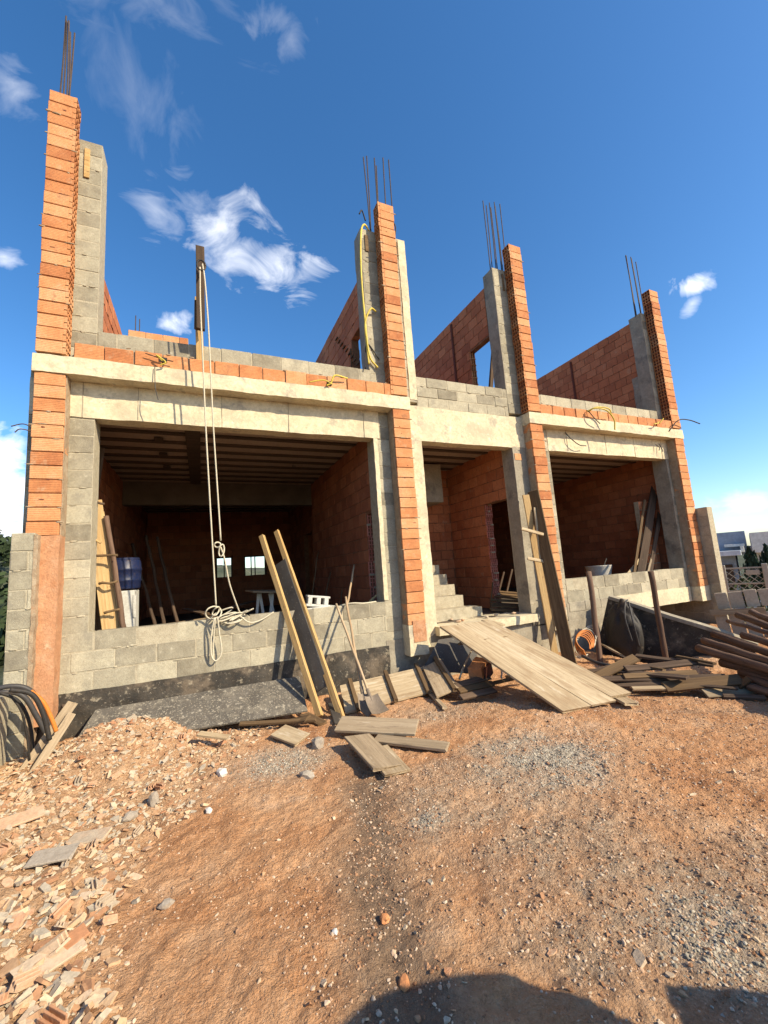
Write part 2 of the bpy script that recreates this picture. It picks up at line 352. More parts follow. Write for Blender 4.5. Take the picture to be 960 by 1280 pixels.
# ------------------------------------------------------------------ sky, sun
SUN = V((.75, -1, .845)).normalized(); EL = math.asin(SUN.z); AZ = math.atan2(SUN.x, SUN.y)
w = bpy.data.worlds.new('World'); sc.world = w; w.use_nodes = True; nt = w.node_tree; L = nt.links.new
bg = nt.nodes['Background']; bg.inputs['Strength'].default_value = .1
sky = nt.nodes.new('ShaderNodeTexSky'); sky.sky_type = 'NISHITA'; sky.sun_disc = False; sky.sun_elevation = EL; sky.sun_rotation = AZ
sky.altitude = 700; sky.air_density = 1.0; sky.dust_density = 1.1; sky.ozone_density = 2.6
hs = nt.nodes.new('ShaderNodeHueSaturation'); hs.inputs['Saturation'].default_value = 1.26; hs.inputs['Value'].default_value = 1.36; L(sky.outputs[0], hs.inputs['Color'])
tc = nt.nodes.new('ShaderNodeTexCoord'); vec = tc.outputs['Generated']
def dotn(v):
    n = nt.nodes.new('ShaderNodeVectorMath'); n.operation = 'DOT_PRODUCT'; L(vec, n.inputs[0]); n.inputs[1].default_value = tuple(v); return n.outputs['Value']
def nz(scale, stretch, detail, off):
    mp = nt.nodes.new('ShaderNodeMapping'); mp.inputs['Scale'].default_value = stretch; mp.inputs['Location'].default_value = off; L(vec, mp.inputs[0])
    n = nt.nodes.new('ShaderNodeTexNoise'); n.inputs['Scale'].default_value = scale; n.inputs['Detail'].default_value = detail; n.inputs['Roughness'].default_value = .58; n.inputs['Distortion'].default_value = .7
    L(mp.outputs[0], n.inputs['Vector']); return n.outputs['Fac']
n_a = nz(9, (1, 1.3, 1.5), 8, (3.1, 1.2, .4)); n_w = nz(9, (1.6, .8, 1.1), 8, (0, 4, 2)); n_d = nz(10, (.9, 2.6, 1.5), 9, (4, 1, 8)); n_c = nz(14, (1, 1, 1.2), 7, (7, 2, 5))
def cloud(p, q, wid, amount, nse, k, gain):
    """puff between picture directions p and q, half width wid (rad)"""
    a, b_ = sky_dir(*p), sky_dir(*q); c = (a+b_).normalized(); t = (b_-a); half = max(t.length/2, .01); t = (t-c*t.dot(c)).normalized(); s_ = c.cross(t)
    du = math_(nt, 'DIVIDE', dotn(t), half); dv = math_(nt, 'DIVIDE', dotn(s_), wid)
    d = math_(nt, 'SQRT', math_(nt, 'ADD', math_(nt, 'MULTIPLY', du, du), math_(nt, 'MULTIPLY', dv, dv)))
    m = math_(nt, 'ADD', math_(nt, 'SUBTRACT', 1., d), math_(nt, 'MULTIPLY', math_(nt, 'SUBTRACT', nse, .5), k))
    m = math_(nt, 'MULTIPLY', math_(nt, 'MULTIPLY', m, gain, True), amount)
    return math_(nt, 'MULTIPLY', m, math_(nt, 'GREATER_THAN', dotn(c), 0))
cl = [cloud((240, 290), (350, 335), .07, .62, n_a, 5.0, .7), cloud((290, 318), (412, 354), .045, .85, n_a, 3.4, .9), cloud((205, 215), (275, 280), .045, .3, n_a, 5.5, .6), cloud((240, 260), (300, 330), .045, .5, n_a, 5, .7),
      cloud((130, 60), (225, 170), .045, .12, n_w, 5, .5), cloud((318, -15), (375, 65), .04, .3, n_w, 4, .6), cloud((110, -30), (270, 20), .05, .12, n_d, 6, .5),
      cloud((-20, 85), (50, 120), .03, .26, n_d, 4.5, .6), cloud((165, 225), (220, 300), .035, .3, n_d, 5, .6), cloud((-20, 315), (30, 326), .018, .45, n_d, 4, .8),
      cloud((834, 366), (898, 350), .018, .85, n_c, 4.2, .9), cloud((858, 374), (872, 386), .018, .6, n_c, 3.6, .8),
      cloud((-260, 660), (45, 588), .14, 1., n_a, 1.8, 2.6), cloud((-200, 560), (20, 570), .07, 1., n_c, 2., 2.),
      cloud((195, 404), (238, 398), .024, .7, n_c, 3, 1.), cloud((885, 640), (985, 620), .028, .45, n_c, 4, .9), cloud((840, 655), (1060, 648), .03, .2, n_c, 3.6, .8), cloud((690, 500), (720, 505), .02, .1, n_c, 4, .8)]
tot = cl[0]
for c in cl[1:]: tot = math_(nt, 'MAXIMUM', tot, c)
CLW = 9.6
skyc = mixc(nt, tot, hs.outputs[0], (CLW, CLW*1.0, CLW*1.01)); L(skyc, bg.inputs['Color'])
sl = bpy.data.lights.new('sun', 'SUN'); sl.energy = 4.6; sl.angle = math.radians(.55); sl.color = (1, .86, .63)
so = bpy.data.objects.new('sun', sl); COL.objects.link(so); so.rotation_euler = (-SUN).to_track_quat('-Z', 'Y').to_euler(); so.location = (20, -25, 25)
# ------------------------------------------------------------------ ground
def gh(x, y):
    x = np.asarray(x, float); y = np.asarray(y, float)
    h = .05*fbm(x*.55, y*.55, 3)+.012*fbm(x*4.1, y*4.1, 3)
    edge = .9*fbm(x*1.3, y*1.3, 2)
    h = h+.28*gs(x, y, -.72, 4.9, .55, .6)*(1+.25*fbm(x*3, y*3, 3))+.03*gs(x, y, .3, 4.7, .8, .5)
    h = h+.17*sm(-.25, -1.45, x+.12*edge)*sm(.6, 1.6, y)*sm(4.9, 3.5, y)
    rub = sm(-.1, -.52, x-.52*(y-3.2)*(y > 3.2)+.35*edge)*sm(5.6, 5.2, y)
    h = h+rub*(.035*fbm(x*9, y*9, 3)+.03*fbm(x*3, y*3, 2))
    h = h-.055*sm(3.55, 4.05, y+.55*(x-3.6)+.3*edge)*sm(2.3, 2.9, x)*(x < 9)   # step down by the house front
    h = h-.03*np.exp(-((y-3.97+.72*(x-2.98)-.2*edge)/.13)**2)*sm(2.4, 3., x)*sm(7, 5, x)  # shallow dip along the shadow band painted in greyness
    h = h-.15*gs(x, y, .75, 5.15, .75, .3)
    h = h-.28*sm(6.05, 6.4, x)*sm(4.1, 4.6, y)*sm(9.6, 9.2, x)
    h = h-.025*np.exp(-((x-(.67+.29*(y-1.6)))/.16)**2)*sm(.2, .8, y)*sm(3.7, 3.2, y)       # wheel rut
    h = h-1.5*sm(10.1, 12.5, x)-1.2*sm(14, 40, x)-.9*sm(40, 90, x)
    h = h+24*gs(x, y, -48, 98, 32, 42)+11.8*gs(x, y, 14, 140, 60, 45)
    h = h-3.5*sm(-2.1, -5, x)-6*sm(-5, -30, x)-5*sm(30, 90, y)*(x < 30)
    near = sm(9, 7, np.abs(x-3))*sm(6.5, 5.9, y)
    h = h+near*(.018*fbm(x*11, y*11, 3)+.012*fbm(x*29, y*29, 2))
    return h
def g1(x, y): return float(gh(np.array([x]), np.array([y]))[0])
def axis_(lo, hi, step, far):
    f_ = np.arange(lo, hi+1e-6, step); g = []; d = step; a = hi
    while a < far: d *= 1.22; a += d; g.append(a)
    k = []; d = step; a = lo
    while a > -far: d *= 1.22; a -= d; k.append(a)
    return np.array(k[::-1]+list(f_)+g)
gx = axis_(-2.1, 6.6, .016, 420); gy = axis_(.5, 5.7, .016, 420)
GX, GY = np.meshgrid(gx, gy, indexing='ij'); GZ = gh(GX, GY)
me = bpy.data.meshes.new('ground'); nx, ny = len(gx), len(gy)
me.vertices.add(nx*ny); me.vertices.foreach_set('co', np.stack([GX, GY, GZ], -1).astype(np.float32).ravel())
ii, jj = np.meshgrid(np.arange(nx-1), np.arange(ny-1), indexing='ij'); q = np.stack([ii*ny+jj, (ii+1)*ny+jj, (ii+1)*ny+jj+1, ii*ny+jj+1], -1).reshape(-1)
nf = (nx-1)*(ny-1); me.loops.add(nf*4); me.loops.foreach_set('vertex_index', q.astype(np.int32)); me.polygons.add(nf)
me.polygons.foreach_set('loop_start', np.arange(nf, dtype=np.int32)*4); me.polygons.foreach_set('loop_total', np.full(nf, 4, np.int32)); me.polygons.foreach_set('use_smooth', np.ones(nf, bool))
def greyness(x, y):
    n = fbm(x*2.2, y*2.2, 4); n2 = fbm(x*7, y*7, 3)
    g = .72*sm(.95, 1.7, x+.6*n+.25*(y-1.6))*sm(2.9, 2.0, x+.9*n+.3*(y-2.5))*sm(3.5, 2.9, y+.6*n)
    g = np.maximum(g, .85*np.exp(-((x-(.67+.29*(y-1.6))+.1*n)/.19)**2)*sm(.2, .8, y)*sm(3.6, 3.1, y))
    g = np.maximum(g, .8*gs(x, y, .62, 3.9, .42, .35)); g = np.maximum(g, .75*gs(x, y, 2.5, 4.2, .9, .3))
    g = np.maximum(g, .45*np.exp(-((y-3.95+.72*(x-2.98)-.1*n)/.15)**2)*sm(2.4, 3., x))  # soft cast-shadow band painted as greyer dirt before the scrap heap
    return np.clip(g*(1+.9*n2), 0, 1)
def palegravel(x, y):
    n = fbm(x*6, y*6, 3)
    return np.clip((gs(x, y, 2.56, 2.8, .42, .38)+gs(x, y, 1.3, 2.55, .1, .09)+.8*gs(x, y, 1.92, 1.28, .2, .22)+.7*gs(x, y, .62, 3.95, .32, .26))*1.3*(1+1.1*n), 0, 1)
def rubmask(x, y):
    edge = .9*fbm(x*1.3, y*1.3, 2); return sm(-.1, -.52, x-.52*(y-3.2)*(y > 3.2)+.35*edge)*sm(5.6, 5.2, y)
def grassy(x, y): return np.maximum(sm(22, 32, y), np.maximum(sm(-6, -14, x), sm(16, 24, x)))
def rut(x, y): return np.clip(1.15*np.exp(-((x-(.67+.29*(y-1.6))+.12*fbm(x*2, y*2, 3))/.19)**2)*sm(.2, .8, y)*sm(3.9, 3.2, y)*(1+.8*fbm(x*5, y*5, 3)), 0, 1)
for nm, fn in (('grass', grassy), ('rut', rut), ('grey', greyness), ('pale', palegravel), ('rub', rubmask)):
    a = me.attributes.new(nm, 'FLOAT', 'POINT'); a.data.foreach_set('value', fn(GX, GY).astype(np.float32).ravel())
m, nt, b = newmat('red_dirt'); L = nt.links.new
tc = nt.nodes.new('ShaderNodeTexCoord'); vec = tc.outputs['Object']
def at_(n_): a = nt.nodes.new('ShaderNodeAttribute'); a.attribute_name = n_; return a.outputs['Fac']
c = ramp_(nt, noise_(nt, vec, 1.7, 6, .65), [(.33, .145, .062), (.47, .235, .108), (.55, .315, .165), (.63, .43, .28)], [.28, .43, .57, .74])
c = mixc(nt, math_(nt, 'MULTIPLY', at_('rub'), .7), c, ramp_(nt, noise_(nt, vec, 14, 5, .7), [(.27, .15, .08), (.42, .27, .15), (.5, .37, .24)], [.3, .5, .7]))
gr = ramp_(nt, noise_(nt, vec, 30, 4, .7), [(.18, .125, .08), (.37, .265, .175), (.52, .4, .28)], [.3, .5, .7])
c = mixc(nt, at_('grey'), c, gr)
c = mixc(nt, at_('pale'), c, ramp_(nt, noise_(nt, vec, 55, 3, .7), [(.22, .185, .14), (.4, .35, .27), (.58, .52, .42)], [.35, .5, .65]))
c = mixc(nt, math_(nt, 'MULTIPLY', math_(nt, 'SUBTRACT', noise_(nt, vec, 90, 3, .7), .52, True), 2.6, True), c, (.66, .46, .3))
c = mixc(nt, math_(nt, 'MULTIPLY', math_(nt, 'SUBTRACT', .47, noise_(nt, vec, 48, 3, .7), True), 2.6, True), c, (.13, .06, .03))
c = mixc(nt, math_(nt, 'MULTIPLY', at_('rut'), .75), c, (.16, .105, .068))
c = mixc(nt, at_('grass'), c, ramp_(nt, noise_(nt, vec, .35, 6, .7), [(.035, .045, .026), (.075, .085, .05), (.14, .13, .09)], [.3, .5, .7]))
L(c, b.inputs['Base Color']); b.inputs['Roughness'].default_value = .95; b.inputs['Specular IOR Level'].default_value = .15
h = math_(nt, 'ADD', noise_(nt, vec, 70, 5, .7), math_(nt, 'MULTIPLY', noise_(nt, vec, 22, 4, .65), 1.6))
bp = nt.nodes.new('ShaderNodeBump'); bp.inputs['Strength'].default_value = 1.; bp.inputs['Distance'].default_value = .02; L(h, bp.inputs['Height']); L(bp.outputs[0], b.inputs['Normal'])
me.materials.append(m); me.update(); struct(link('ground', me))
# loose stones
def ico(sub):
    import bmesh; bm = bmesh.new(); bmesh.ops.create_icosphere(bm, subdivisions=sub, radius=1); vs = np.array([v.co[:] for v in bm.verts]); fs = [tuple(v.index for v in f.verts) for f in bm.faces]; bm.free(); return vs, fs
IV, IF = ico(1)
def stones(name, mat, xs, ys, sizes, flat=.7, plate=False):
    n = len(xs); zs = gh(xs, ys); nv = len(IV); F0 = np.array(IF)
    R = RS.normal(size=(n, 3, 3)); Q, _ = np.linalg.qr(R)
    sc3 = sizes[:, None]*(.6+.6*RS.rand(n, 3)); 
    if plate: sc3[:, 2] *= .3; sc3[:, 0] *= 1.5
    if plate:
        K = 5; an = (np.arange(K)[None]+RS.uniform(-.38, .38, (n, K)))*2*np.pi/K; ra = RS.uniform(.75, 1.25, (n, K)); tp = RS.uniform(.82, 1., (n, 1))
        px, py_ = np.cos(an)*ra, np.sin(an)*ra; low = np.stack([px, py_, -np.ones((n, K))], -1); hi = np.stack([px*tp, py_*tp, np.ones((n, K))+RS.uniform(-.35, .35, (n, K))], -1); B0 = np.concatenate([low, hi], 1)
        F0 = np.array([(0, k+1, k) for k in range(1, K-1)]+[(K, K+k, K+k+1) for k in range(1, K-1)]+[f for k in range(K) for f in ((k, (k+1) % K, K+(k+1) % K), (k, K+(k+1) % K, K+k))]); nv = 2*K
    else: B0 = IV[None]*(1+.4*(RS.rand(n, nv, 1)-.5)*2)
    base = B0*sc3[:, None, :]
    if plate:
        a = RS.rand(n)*6.283; tl = RS.normal(size=(n, 2))*.45; ex = np.stack([np.cos(a), np.sin(a), tl[:, 0]], -1); ex /= np.linalg.norm(ex, axis=1)[:, None]
        ez = np.stack([tl[:, 1]*-np.sin(a)-tl[:, 0]*np.cos(a), tl[:, 1]*np.cos(a)-tl[:, 0]*np.sin(a), np.ones(n)], -1); ez /= np.linalg.norm(ez, axis=1)[:, None]
        ez = ez-ex*(ex*ez).sum(1)[:, None]; ez /= np.linalg.norm(ez, axis=1)[:, None]; Q = np.stack([ex, np.cross(ez, ex), ez], 1)
    P = np.einsum('nvk,nkj->nvj', base, Q); P[..., 2] *= 1 if plate else flat
    P += np.stack([xs, ys, zs+sizes*(.12 if plate else .08)], -1)[:, None, :]
    me = bpy.data.meshes.new(name); me.vertices.add(n*nv); me.vertices.foreach_set('co', P.astype(np.float32).ravel())
    f = (F0[None]+(np.arange(n)*nv)[:, None, None]).reshape(-1); nf = n*len(F0); me.loops.add(nf*3); me.loops.foreach_set('vertex_index', f.astype(np.int32)); me.polygons.add(nf)
    me.polygons.foreach_set('loop_start', np.arange(nf, dtype=np.int32)*3); me.polygons.foreach_set('loop_total', np.full(nf, 3, np.int32)); me.polygons.foreach_set('use_smooth', np.zeros(nf, bool))
    a = me.attributes.new('rnd', 'FLOAT', 'FACE'); a.data.foreach_set('value', np.repeat(RS.rand(n), len(F0)).astype(np.float32)); me.materials.append(MT[mat]); me.update()
    return link(name, me)
def scatter(n, lo, hi, dens):
    xs = RS.uniform(lo[0], hi[0], n*8); ys = lo[1]+(hi[1]-lo[1])*RS.rand(n*8)**1.4; k = RS.rand(n*8) < dens(xs, ys); return xs[k][:n], ys[k][:n]
xs, ys = scatter(34000, (-1.6, .7), (6.4, 5.3), lambda x, y: (.05+.8*greyness(x, y)+.5*sm(.0, .45, fbm(x*2, y*2, 3))+.35*sm(2.2, 3, x))*(1-.6*rubmask(x, y))); sz = .0035+.006*RS.rand(len(xs))**2+.009*(RS.rand(len(xs)) < .03)*RS.rand(len(xs))
tag(stones('loose_gravel', 'stone', xs, ys, sz), 'small loose stones strewn over the red dirt yard', 'gravel', kind='stuff')
xs, ys = scatter(5000, (.2, .9), (3.4, 4.4), lambda x, y: palegravel(x, y)**1.2); sz = .004+.006*RS.rand(len(xs))
MT['palegravel'] = surf('pale_gravel_stone', [(.2, .17, .13), (.33, .29, .22), (.48, .43, .34)], 9, .2, 1.3, .4, 60)
tag(stones('pale_gravel', 'palegravel', xs, ys, sz), 'patches of pale grey crushed stone spilled on the dirt', 'gravel', kind='stuff')
xs, ys = scatter(14000, (-1.65, .9), (.9, 5.25), lambda x, y: rubmask(x, y)**1.3*(.55+.45*sm(-.1, .25, fbm(x*4, y*4, 2)))); sz = (.0045+.021*RS.rand(len(xs))**2.6)*(1+.5*sm(3.4, 2.3, ys))
tag(stones('brick_rubble', 'shards', xs, ys, sz, plate=True), 'fine broken brick rubble heaped along the left of the yard', 'rubble', kind='stuff')
xs, ys = scatter(420, (.0, .9), (5, 4.2), lambda x, y: .5+0*x); sz = .006+.012*RS.rand(len(xs))**2
tag(stones('brick_crumbs', 'shards', xs, ys, sz, plate=True), 'scattered orange brick crumbs trodden into the dirt', 'rubble', kind='stuff')
# rubble pieces, one object each
def shard_mesh(name, a, b_, t, ribs):
    k = random.randint(5, 7); pts = []
    for i in range(k):
        w_ = 2*math.pi*(i+random.uniform(-.25, .25))/k; pts.append((a*math.cos(w_)*random.uniform(.75, 1.1), b_*math.sin(w_)*random.uniform(.75, 1.1)))
    B = MB(); vs = [(x, y, -t/2) for x, y in pts]+[(x*.96+random.uniform(-.003, .003), y*.96, t/2+random.uniform(-.003, .003)) for x, y in pts]
    fs = [tuple(range(k))[::-1], tuple(range(k, 2*k))]+[(i, (i+1) % k, k+(i+1) % k, k+i) for i in range(k)]; B.add(vs, fs, .5)
    for r_ in ribs: B.box((-a*.6, r_*b_-.005, t/2-.003), (a*.6, r_*b_+.005, t/2+.03), ch=.002, rnd=.4)
    o = B.build(name, 'shard', None, Matrix.Identity(4)); return o
SH = [shard_mesh('brick_shard', random.uniform(.045, .08), random.uniform(.03, .05), random.uniform(.009, .016), ()) for _ in range(9)]
SH += [shard_mesh('brick_shard', .085, .05, .012, (-.5, .1)), shard_mesh('brick_shard', .1, .055, .012, (-.55, 0, .5)), shard_mesh('brick_shard', .07, .05, .012, (.2,))]
used = set()
def put(o, x, y, s=1., tilt=.35, lift=.0):
    R_ = Matrix.Rotation(random.random()*6.28, 4, 'Z') @ Matrix.Rotation(random.gauss(0, tilt), 4, 'X') @ Matrix.Rotation(random.gauss(0, tilt), 4, 'Y')
    o.matrix_basis = Matrix.Translation((x, y, g1(x, y)+lift)) @ R_ @ Matrix.Diagonal((s, s, s, 1))
cnt = 0
while cnt < 285:
    x = random.uniform(-1.6, .4); y = random.uniform(1.2, 5.1) if random.random() < .5 else random.uniform(1.5, 3.4)
    if float(rubmask(np.array([x]), np.array([y]))[0]) < random.uniform(.25, 1): continue
    p = SH[cnt % 12]; o = p if cnt < 12 else p.copy()
    if cnt >= 12: COL.objects.link(o)
    put(o, x, y, random.uniform(.35, .75)*(1.5 if y < 3.0 and random.random() < .3 else 1), .3, .014); cnt += 1
    tag(o, 'broken piece of orange hollow brick lying loose in the rubble on the left', 'brick shard', 'broken brick pieces in the rubble')
def lump(name, x, y, r, mat, label, cat, sq=(1, 1, .7), sd=0, group=None):
    vs, fs = ico(2); vs = np.array([tuple(V(v)*(1+.35*mnoise.noise(V(v)*1.6+V((sd, 0, 0))))) for v in vs])*np.array(sq)*r
    B = MB(); B.add(vs, fs, .5); o = B.build(name, mat, None, Matrix.Translation((x, y, g1(x, y)+r*sq[2]*.5)) @ Matrix.Rotation(sd*1.7, 4, 'Z')); return tag(o, label, cat, group)
def zp(u, v, z=0.):
    d = sky_dir(u, v); t = (z-1.6)/d.z; return d.x*t, d.y*t
lump('white_stone', *zp(261, 1018), .026, 'whitestone', 'small white stone on bare dirt right of the rubble slope', 'stone', (1.3, .8, .7), 1)
lump('grey_stone', *zp(208, 1138), .03, 'rubbish', 'grey stone alone on smooth dirt at lower left', 'stone', (1.2, .8, .7), 2)
lump('concrete_lump', *zp(192, 988, .1), .05, 'rubbish', 'grey upright concrete lump at the rubble edge', 'concrete lump', (.7, .7, 1.3), 3)
lump('concrete_lump', *zp(163, 1018, .06), .045, 'rubbish', 'dark grey concrete lump below the upright one at the rubble edge', 'concrete lump', (1.1, .8, .6), 4)
lump('white_stone', *zp(277, 955, .1), .045, 'whitestone', 'chalky white lump among splinters near the speckled black board', 'stone', (1, .9, .8), 5)
lump('grey_stone', *zp(398, 934), .07, 'rubbish', 'rounded grey stone beside the crossed grey boards', 'stone', (1, .9, .8), 6)
lump('grey_stone', *zp(384, 971), .05, 'rubbish', 'tan angular stone in the gravel left of the crossed boards', 'stone', (1.3, .8, .7), 7)
lump('red_stone', *zp(481, 1152), .022, 'brick', 'rounded red stone in the dark wheel rut', 'stone', (1.1, 1, .8), 8)
lump('red_stone', *zp(505, 1230), .026, 'brick', 'red brick lump near the bottom of the wheel rut', 'stone', (.9, 1.2, .8), 9)
lump('white_stone', *zp(419, 1176), .014, 'whitestone', 'tiny white stone left of the wheel rut', 'stone', (1, 1, .8), 10)
for i, (u_, v_, lab) in enumerate([(800, 1204, 'longest flat red brick sliver in the gravel at lower right'), (838, 1224, 'short red brick sliver nearest the shadow of the added tank'), (560, 1220, 'orange brick bit right of the wheel rut'), (690, 1195, 'orange brick bit in the grey gravel left of the red slivers'), (893, 1158, 'red brick bit beside the pale gravel at lower right'), (953, 1145, 'red brick bit at the right edge of the yard'), (405, 1240, 'orange brick bit in gravel left of the rut')]):
    o = SH[i % 9].copy(); COL.objects.link(o); x, y = zp(u_, v_); put(o, x, y, .4+.25*(i == 0), .15, .004); tag(o, lab, 'brick shard')
for u_, v_, L_, a_, lab in [(110, 1035, .22, .1, 'long orange brick splinter lying level in the middle of the rubble'), (65, 1068, .22, .2, 'grey broken slab lying flat in the rubble at far left'), (25, 1030, .24, .7, 'bright orange brick plank at the left edge of the rubble'), (62, 1180, .22, 1.0, 'long pinkish brick plate pointing down the rubble at lower left'), (80, 1165, .17, 1.1, 'narrow brick plate next to the long pinkish one')]:
    x, y = zp(u_, v_, .13); z = g1(x, y)+.03; d = V((math.cos(a_-.4), math.sin(a_-.4), random.uniform(-.1, .1)))*L_/2
    plank('brick_plate', V((x, y, z))-d, V((x, y, z))+d, .07 if 'narrow' in lab else .11, .014, (.2, -.2, 1), 'rubbish' if 'grey' in lab else 'shard', lab, 'brick plate')
# ------------------------------------------------------------------ house under construction
F, W, TH = 5.4, 5.6, .14
house = thing('unfinished_house', (4.2, 5.6, 0), 'unfinished two-storey house shell of orange brick and grey block with tall brick fins', 'house')
def part(name, b, mats, smooth=False, label=None):
    o = b.build(name, mats, house, Matrix.Identity(4), smooth)
    if label: o['label'] = label
    return o
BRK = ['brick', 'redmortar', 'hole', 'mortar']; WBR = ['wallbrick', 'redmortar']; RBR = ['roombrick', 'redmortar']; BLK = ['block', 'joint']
PX = [(-1.665, -1.385), (2.69, 2.975), (5.42, 5.71), (9.55, 9.845)]
CX = [(-1.76, -1.137), (2.43, 3.25), (5.12, 6.0), (9.45, 10.0)]
PB = [2.2, .79, .75, .8]; TOPC = [7.33, 7.22, 7.2, 7.13]
BARS = [[(-1.59, 5.5), (-1.555, 5.52), (-1.51, 5.5), (-1.53, 5.58), (-1.5, 5.56)], [(2.68, 5.72), (2.72, 5.8), (2.84, 5.74), (2.88, 5.82), (2.99, 5.74), (3.14, 5.76)], [(5.2, 5.72), (5.27, 5.75), (5.34, 5.72), (5.41, 5.76), (5.48, 5.72), (5.55, 5.76), (5.62, 5.74)], [(9.42, 5.72), (9.5, 5.75), (9.56, 5.78), (9.63, 5.72), (9.72, 5.76), (9.8, 5.74)]]
BT = [8.95, 8.9, 8.8, 8.75]
for i, (x0, x1) in enumerate(PX):
    b = MB(); fin(b, x0, x1, F, F+.185, 4.26, 7.62 if i else 7.7, .153, 1 if i == 0 else -1)
    up_ = part('upper_brick_pier', b, BRK)
    b = MB(); fin(b, x0, x1, F, F+.19, PB[i], 4.03, .154, 0); lowp = part('lower_brick_pier', b, BRK)
    b = MB(); sx = x0-.006 if i else x1-.004
    b.rough((sx, F+.03, PB[i]), (sx+.012, W-.003, 4.02), .06, .006, 12, random.random()); b.build('mortar_flank', 'mortar', lowp, Matrix.Identity(4))
    zb = [.3, .37, .4, .5][i]
    b = MB(); b.rough((x0-.008, F-.006, zb), (x1+.006, W-.003, PB[i]), .05, .007, 8, .4); part('pier_foot', b, 'redplaster' if i == 0 else 'concrete')
    if i in (1, 2):
        b = MB(); b.rough((x0+.06, F-.012, zb+.18), (x1-.02, F-.003, PB[i]+.06), .03, .006, 14); part('rust_stained_patch', b, 'redplaster')
    cx0, cx1 = CX[i]
    b = MB()      # upper column of blocks with cast core
    u0, u1 = (cx0+.1, cx1) if i == 0 else ((x0-.25, x1+.27) if i < 3 else (9.42, 9.9))
    if i == 2: u0, u1 = 5.14, 5.78
    masonry(b, 'x', u0, u1, 4.26, TOPC[i], W, .3, 3., .2, .012, .004); col = part('upper_column', b, BLK)
    if i:
        b = MB(); b.rough((u0-.008, W+.002, 4.74), (u0+.012, W+.29, TOPC[i]-.01), .08, .006, 8); b.build('column_flank', 'greyconc', col, Matrix.Identity(4))
    if i == 1:
        b = MB(); b.rough((u1-.13, W-.012, 4.3), (u1+.004, W+.002, TOPC[i]-.02), .06, .007, 8); b.build('cement_smear', 'concrete', col, Matrix.Identity(4))
    for (bx_, by_) in BARS[i]:
        hh = BT[i]+random.uniform(-.12, .06); p0 = V((bx_, by_, TOPC[i]-.05 if i else 7.5)); p1 = V((bx_+random.uniform(-.03, .05), by_+random.uniform(-.03, .03), hh))
        b = MB(); b.tube([p0, p0.lerp(p1, .5)+V((.006, 0, 0)), p1], .0105, 6); b.build('rebar', 'steel', col, Matrix.Identity(4))
    # lower column
    b = MB(); masonry(b, 'x', cx0, cx1, .5, 4.2, W, .3, 3., .2033, .011, .004)
    lc = part('lower_column', b, BLK)
    if i == 1:
        b = MB(); b.rough((x1+.003, W-.014, .42), (cx1+.006, W+.26, 3.63), .06, .006, 8, .6); b.build('plaster_facing', 'concrete', lc, Matrix.Identity(4))
        b = MB(); b.rough((cx0-.01, W-.008, 1.16), (cx0+.055, W+.012, 3.6), .06, .007, 10, .6); b.build('plaster_edge', 'concrete', lc, Matrix.Identity(4))
    if i == 2:
        b = MB(); b.rough((cx0-.006, W-.012, .5), (x0-.003, W+.26, 3.63), .06, .006, 8, .6); b.build('plaster_facing', 'greyconc', lc, Matrix.Identity(4))
        b = MB(); b.box((5.14, W-.02, 3.38), (5.3, W-.012, 3.5), .003); b.build('patch_brick', 'brick', lc, Matrix.Identity(4))
    if i == 3:
        b = MB(); b.rough((cx0-.012, W-.012, 1.2), (cx0+.025, W+.3, 3.62), .07, .005, 9, .6); b.build('plaster_edge', 'greyconc', lc, Matrix.Identity(4))
b = MB(); b.box((-1.33, W-.02, 6.78), (-1.27, W-.004, 7.2), .003); part('timber_strip', b, 'ochre')
b = MB(); b.box((2.5, W-.02, 6.8), (2.56, W-.004, 7.1), .003); part('timber_strip', b, 'brown')
b = MB(); b.box((3.02, W-.032, 6.85), (3.1, W-.014, 7.12), .003); part('timber_strip', b, 'brown')
b = MB(); b.box((5.34, W-.02, 6.75), (5.38, W-.004, 7.1), .003); part('timber_strip', b, 'brown')
# facade beams, ledges, parapets, sills
for (x0, x1, nm) in ((-1.76, 2.52, 'a'), (5.98, 9.56, 'b')):
    b = MB(); b.rough((x0+.004, W-.01, 3.6), (x1, W+.2, 4.03), .07, .007, 7); fb_ = part('facade_beam', b, 'concrete'); xx = x0+.5
    while xx < x1-.2:
        b = MB(); zz = 3.6+random.choice([0, .02]); b.box((xx, W-.0165, zz), (xx+.006, W-.012, 4.03)); b.build('form_seam', 'greyconc', fb_, Matrix.Identity(4)); xx += random.uniform(.55, 1.15)
for (x0, x1) in ((-1.69, 2.995), (5.4, 9.86)):
    b = MB(); b.rough((x0, F-.014, 4.03), (x1, W+.1, 4.235), .05, .008, 8); part('ledge_slab', b, 'concrete')
b = MB(); b.rough((3.24, W-.01, 3.61), (5.13, W+.2, 4.19), .07, .006, 7); b.rough((2.96, W-.012, 3.6), (3.26, W+.18, 4.2), .06, .006, 7); b.rough((5.11, W-.011, 3.62), (5.42, W+.18, 4.2), .06, .006, 7); part('door_beam', b, 'concrete')
for (x0, x1) in ((PX[0][1]+.06, PX[1][0]-.005), (PX[2][1]+.005, PX[3][0]-.005)):
    b = MB(); masonry(b, 'x', x0, x1, 4.237, 4.43, F+.01, .13, .3, .193, .012, .02, .005); part('parapet_brick_course', b, ['brick', 'mortar'])
for (x0, x1, z0, n) in ((-1.137, 2.46, 4.237, 2.4), (5.75, 9.45, 4.237, 2.4)):
    b = MB(); masonry(b, 'x', x0, x1, z0, 4.72, W, TH, .4, .2, .012, .004, .004); part('parapet_wall', b, BLK)
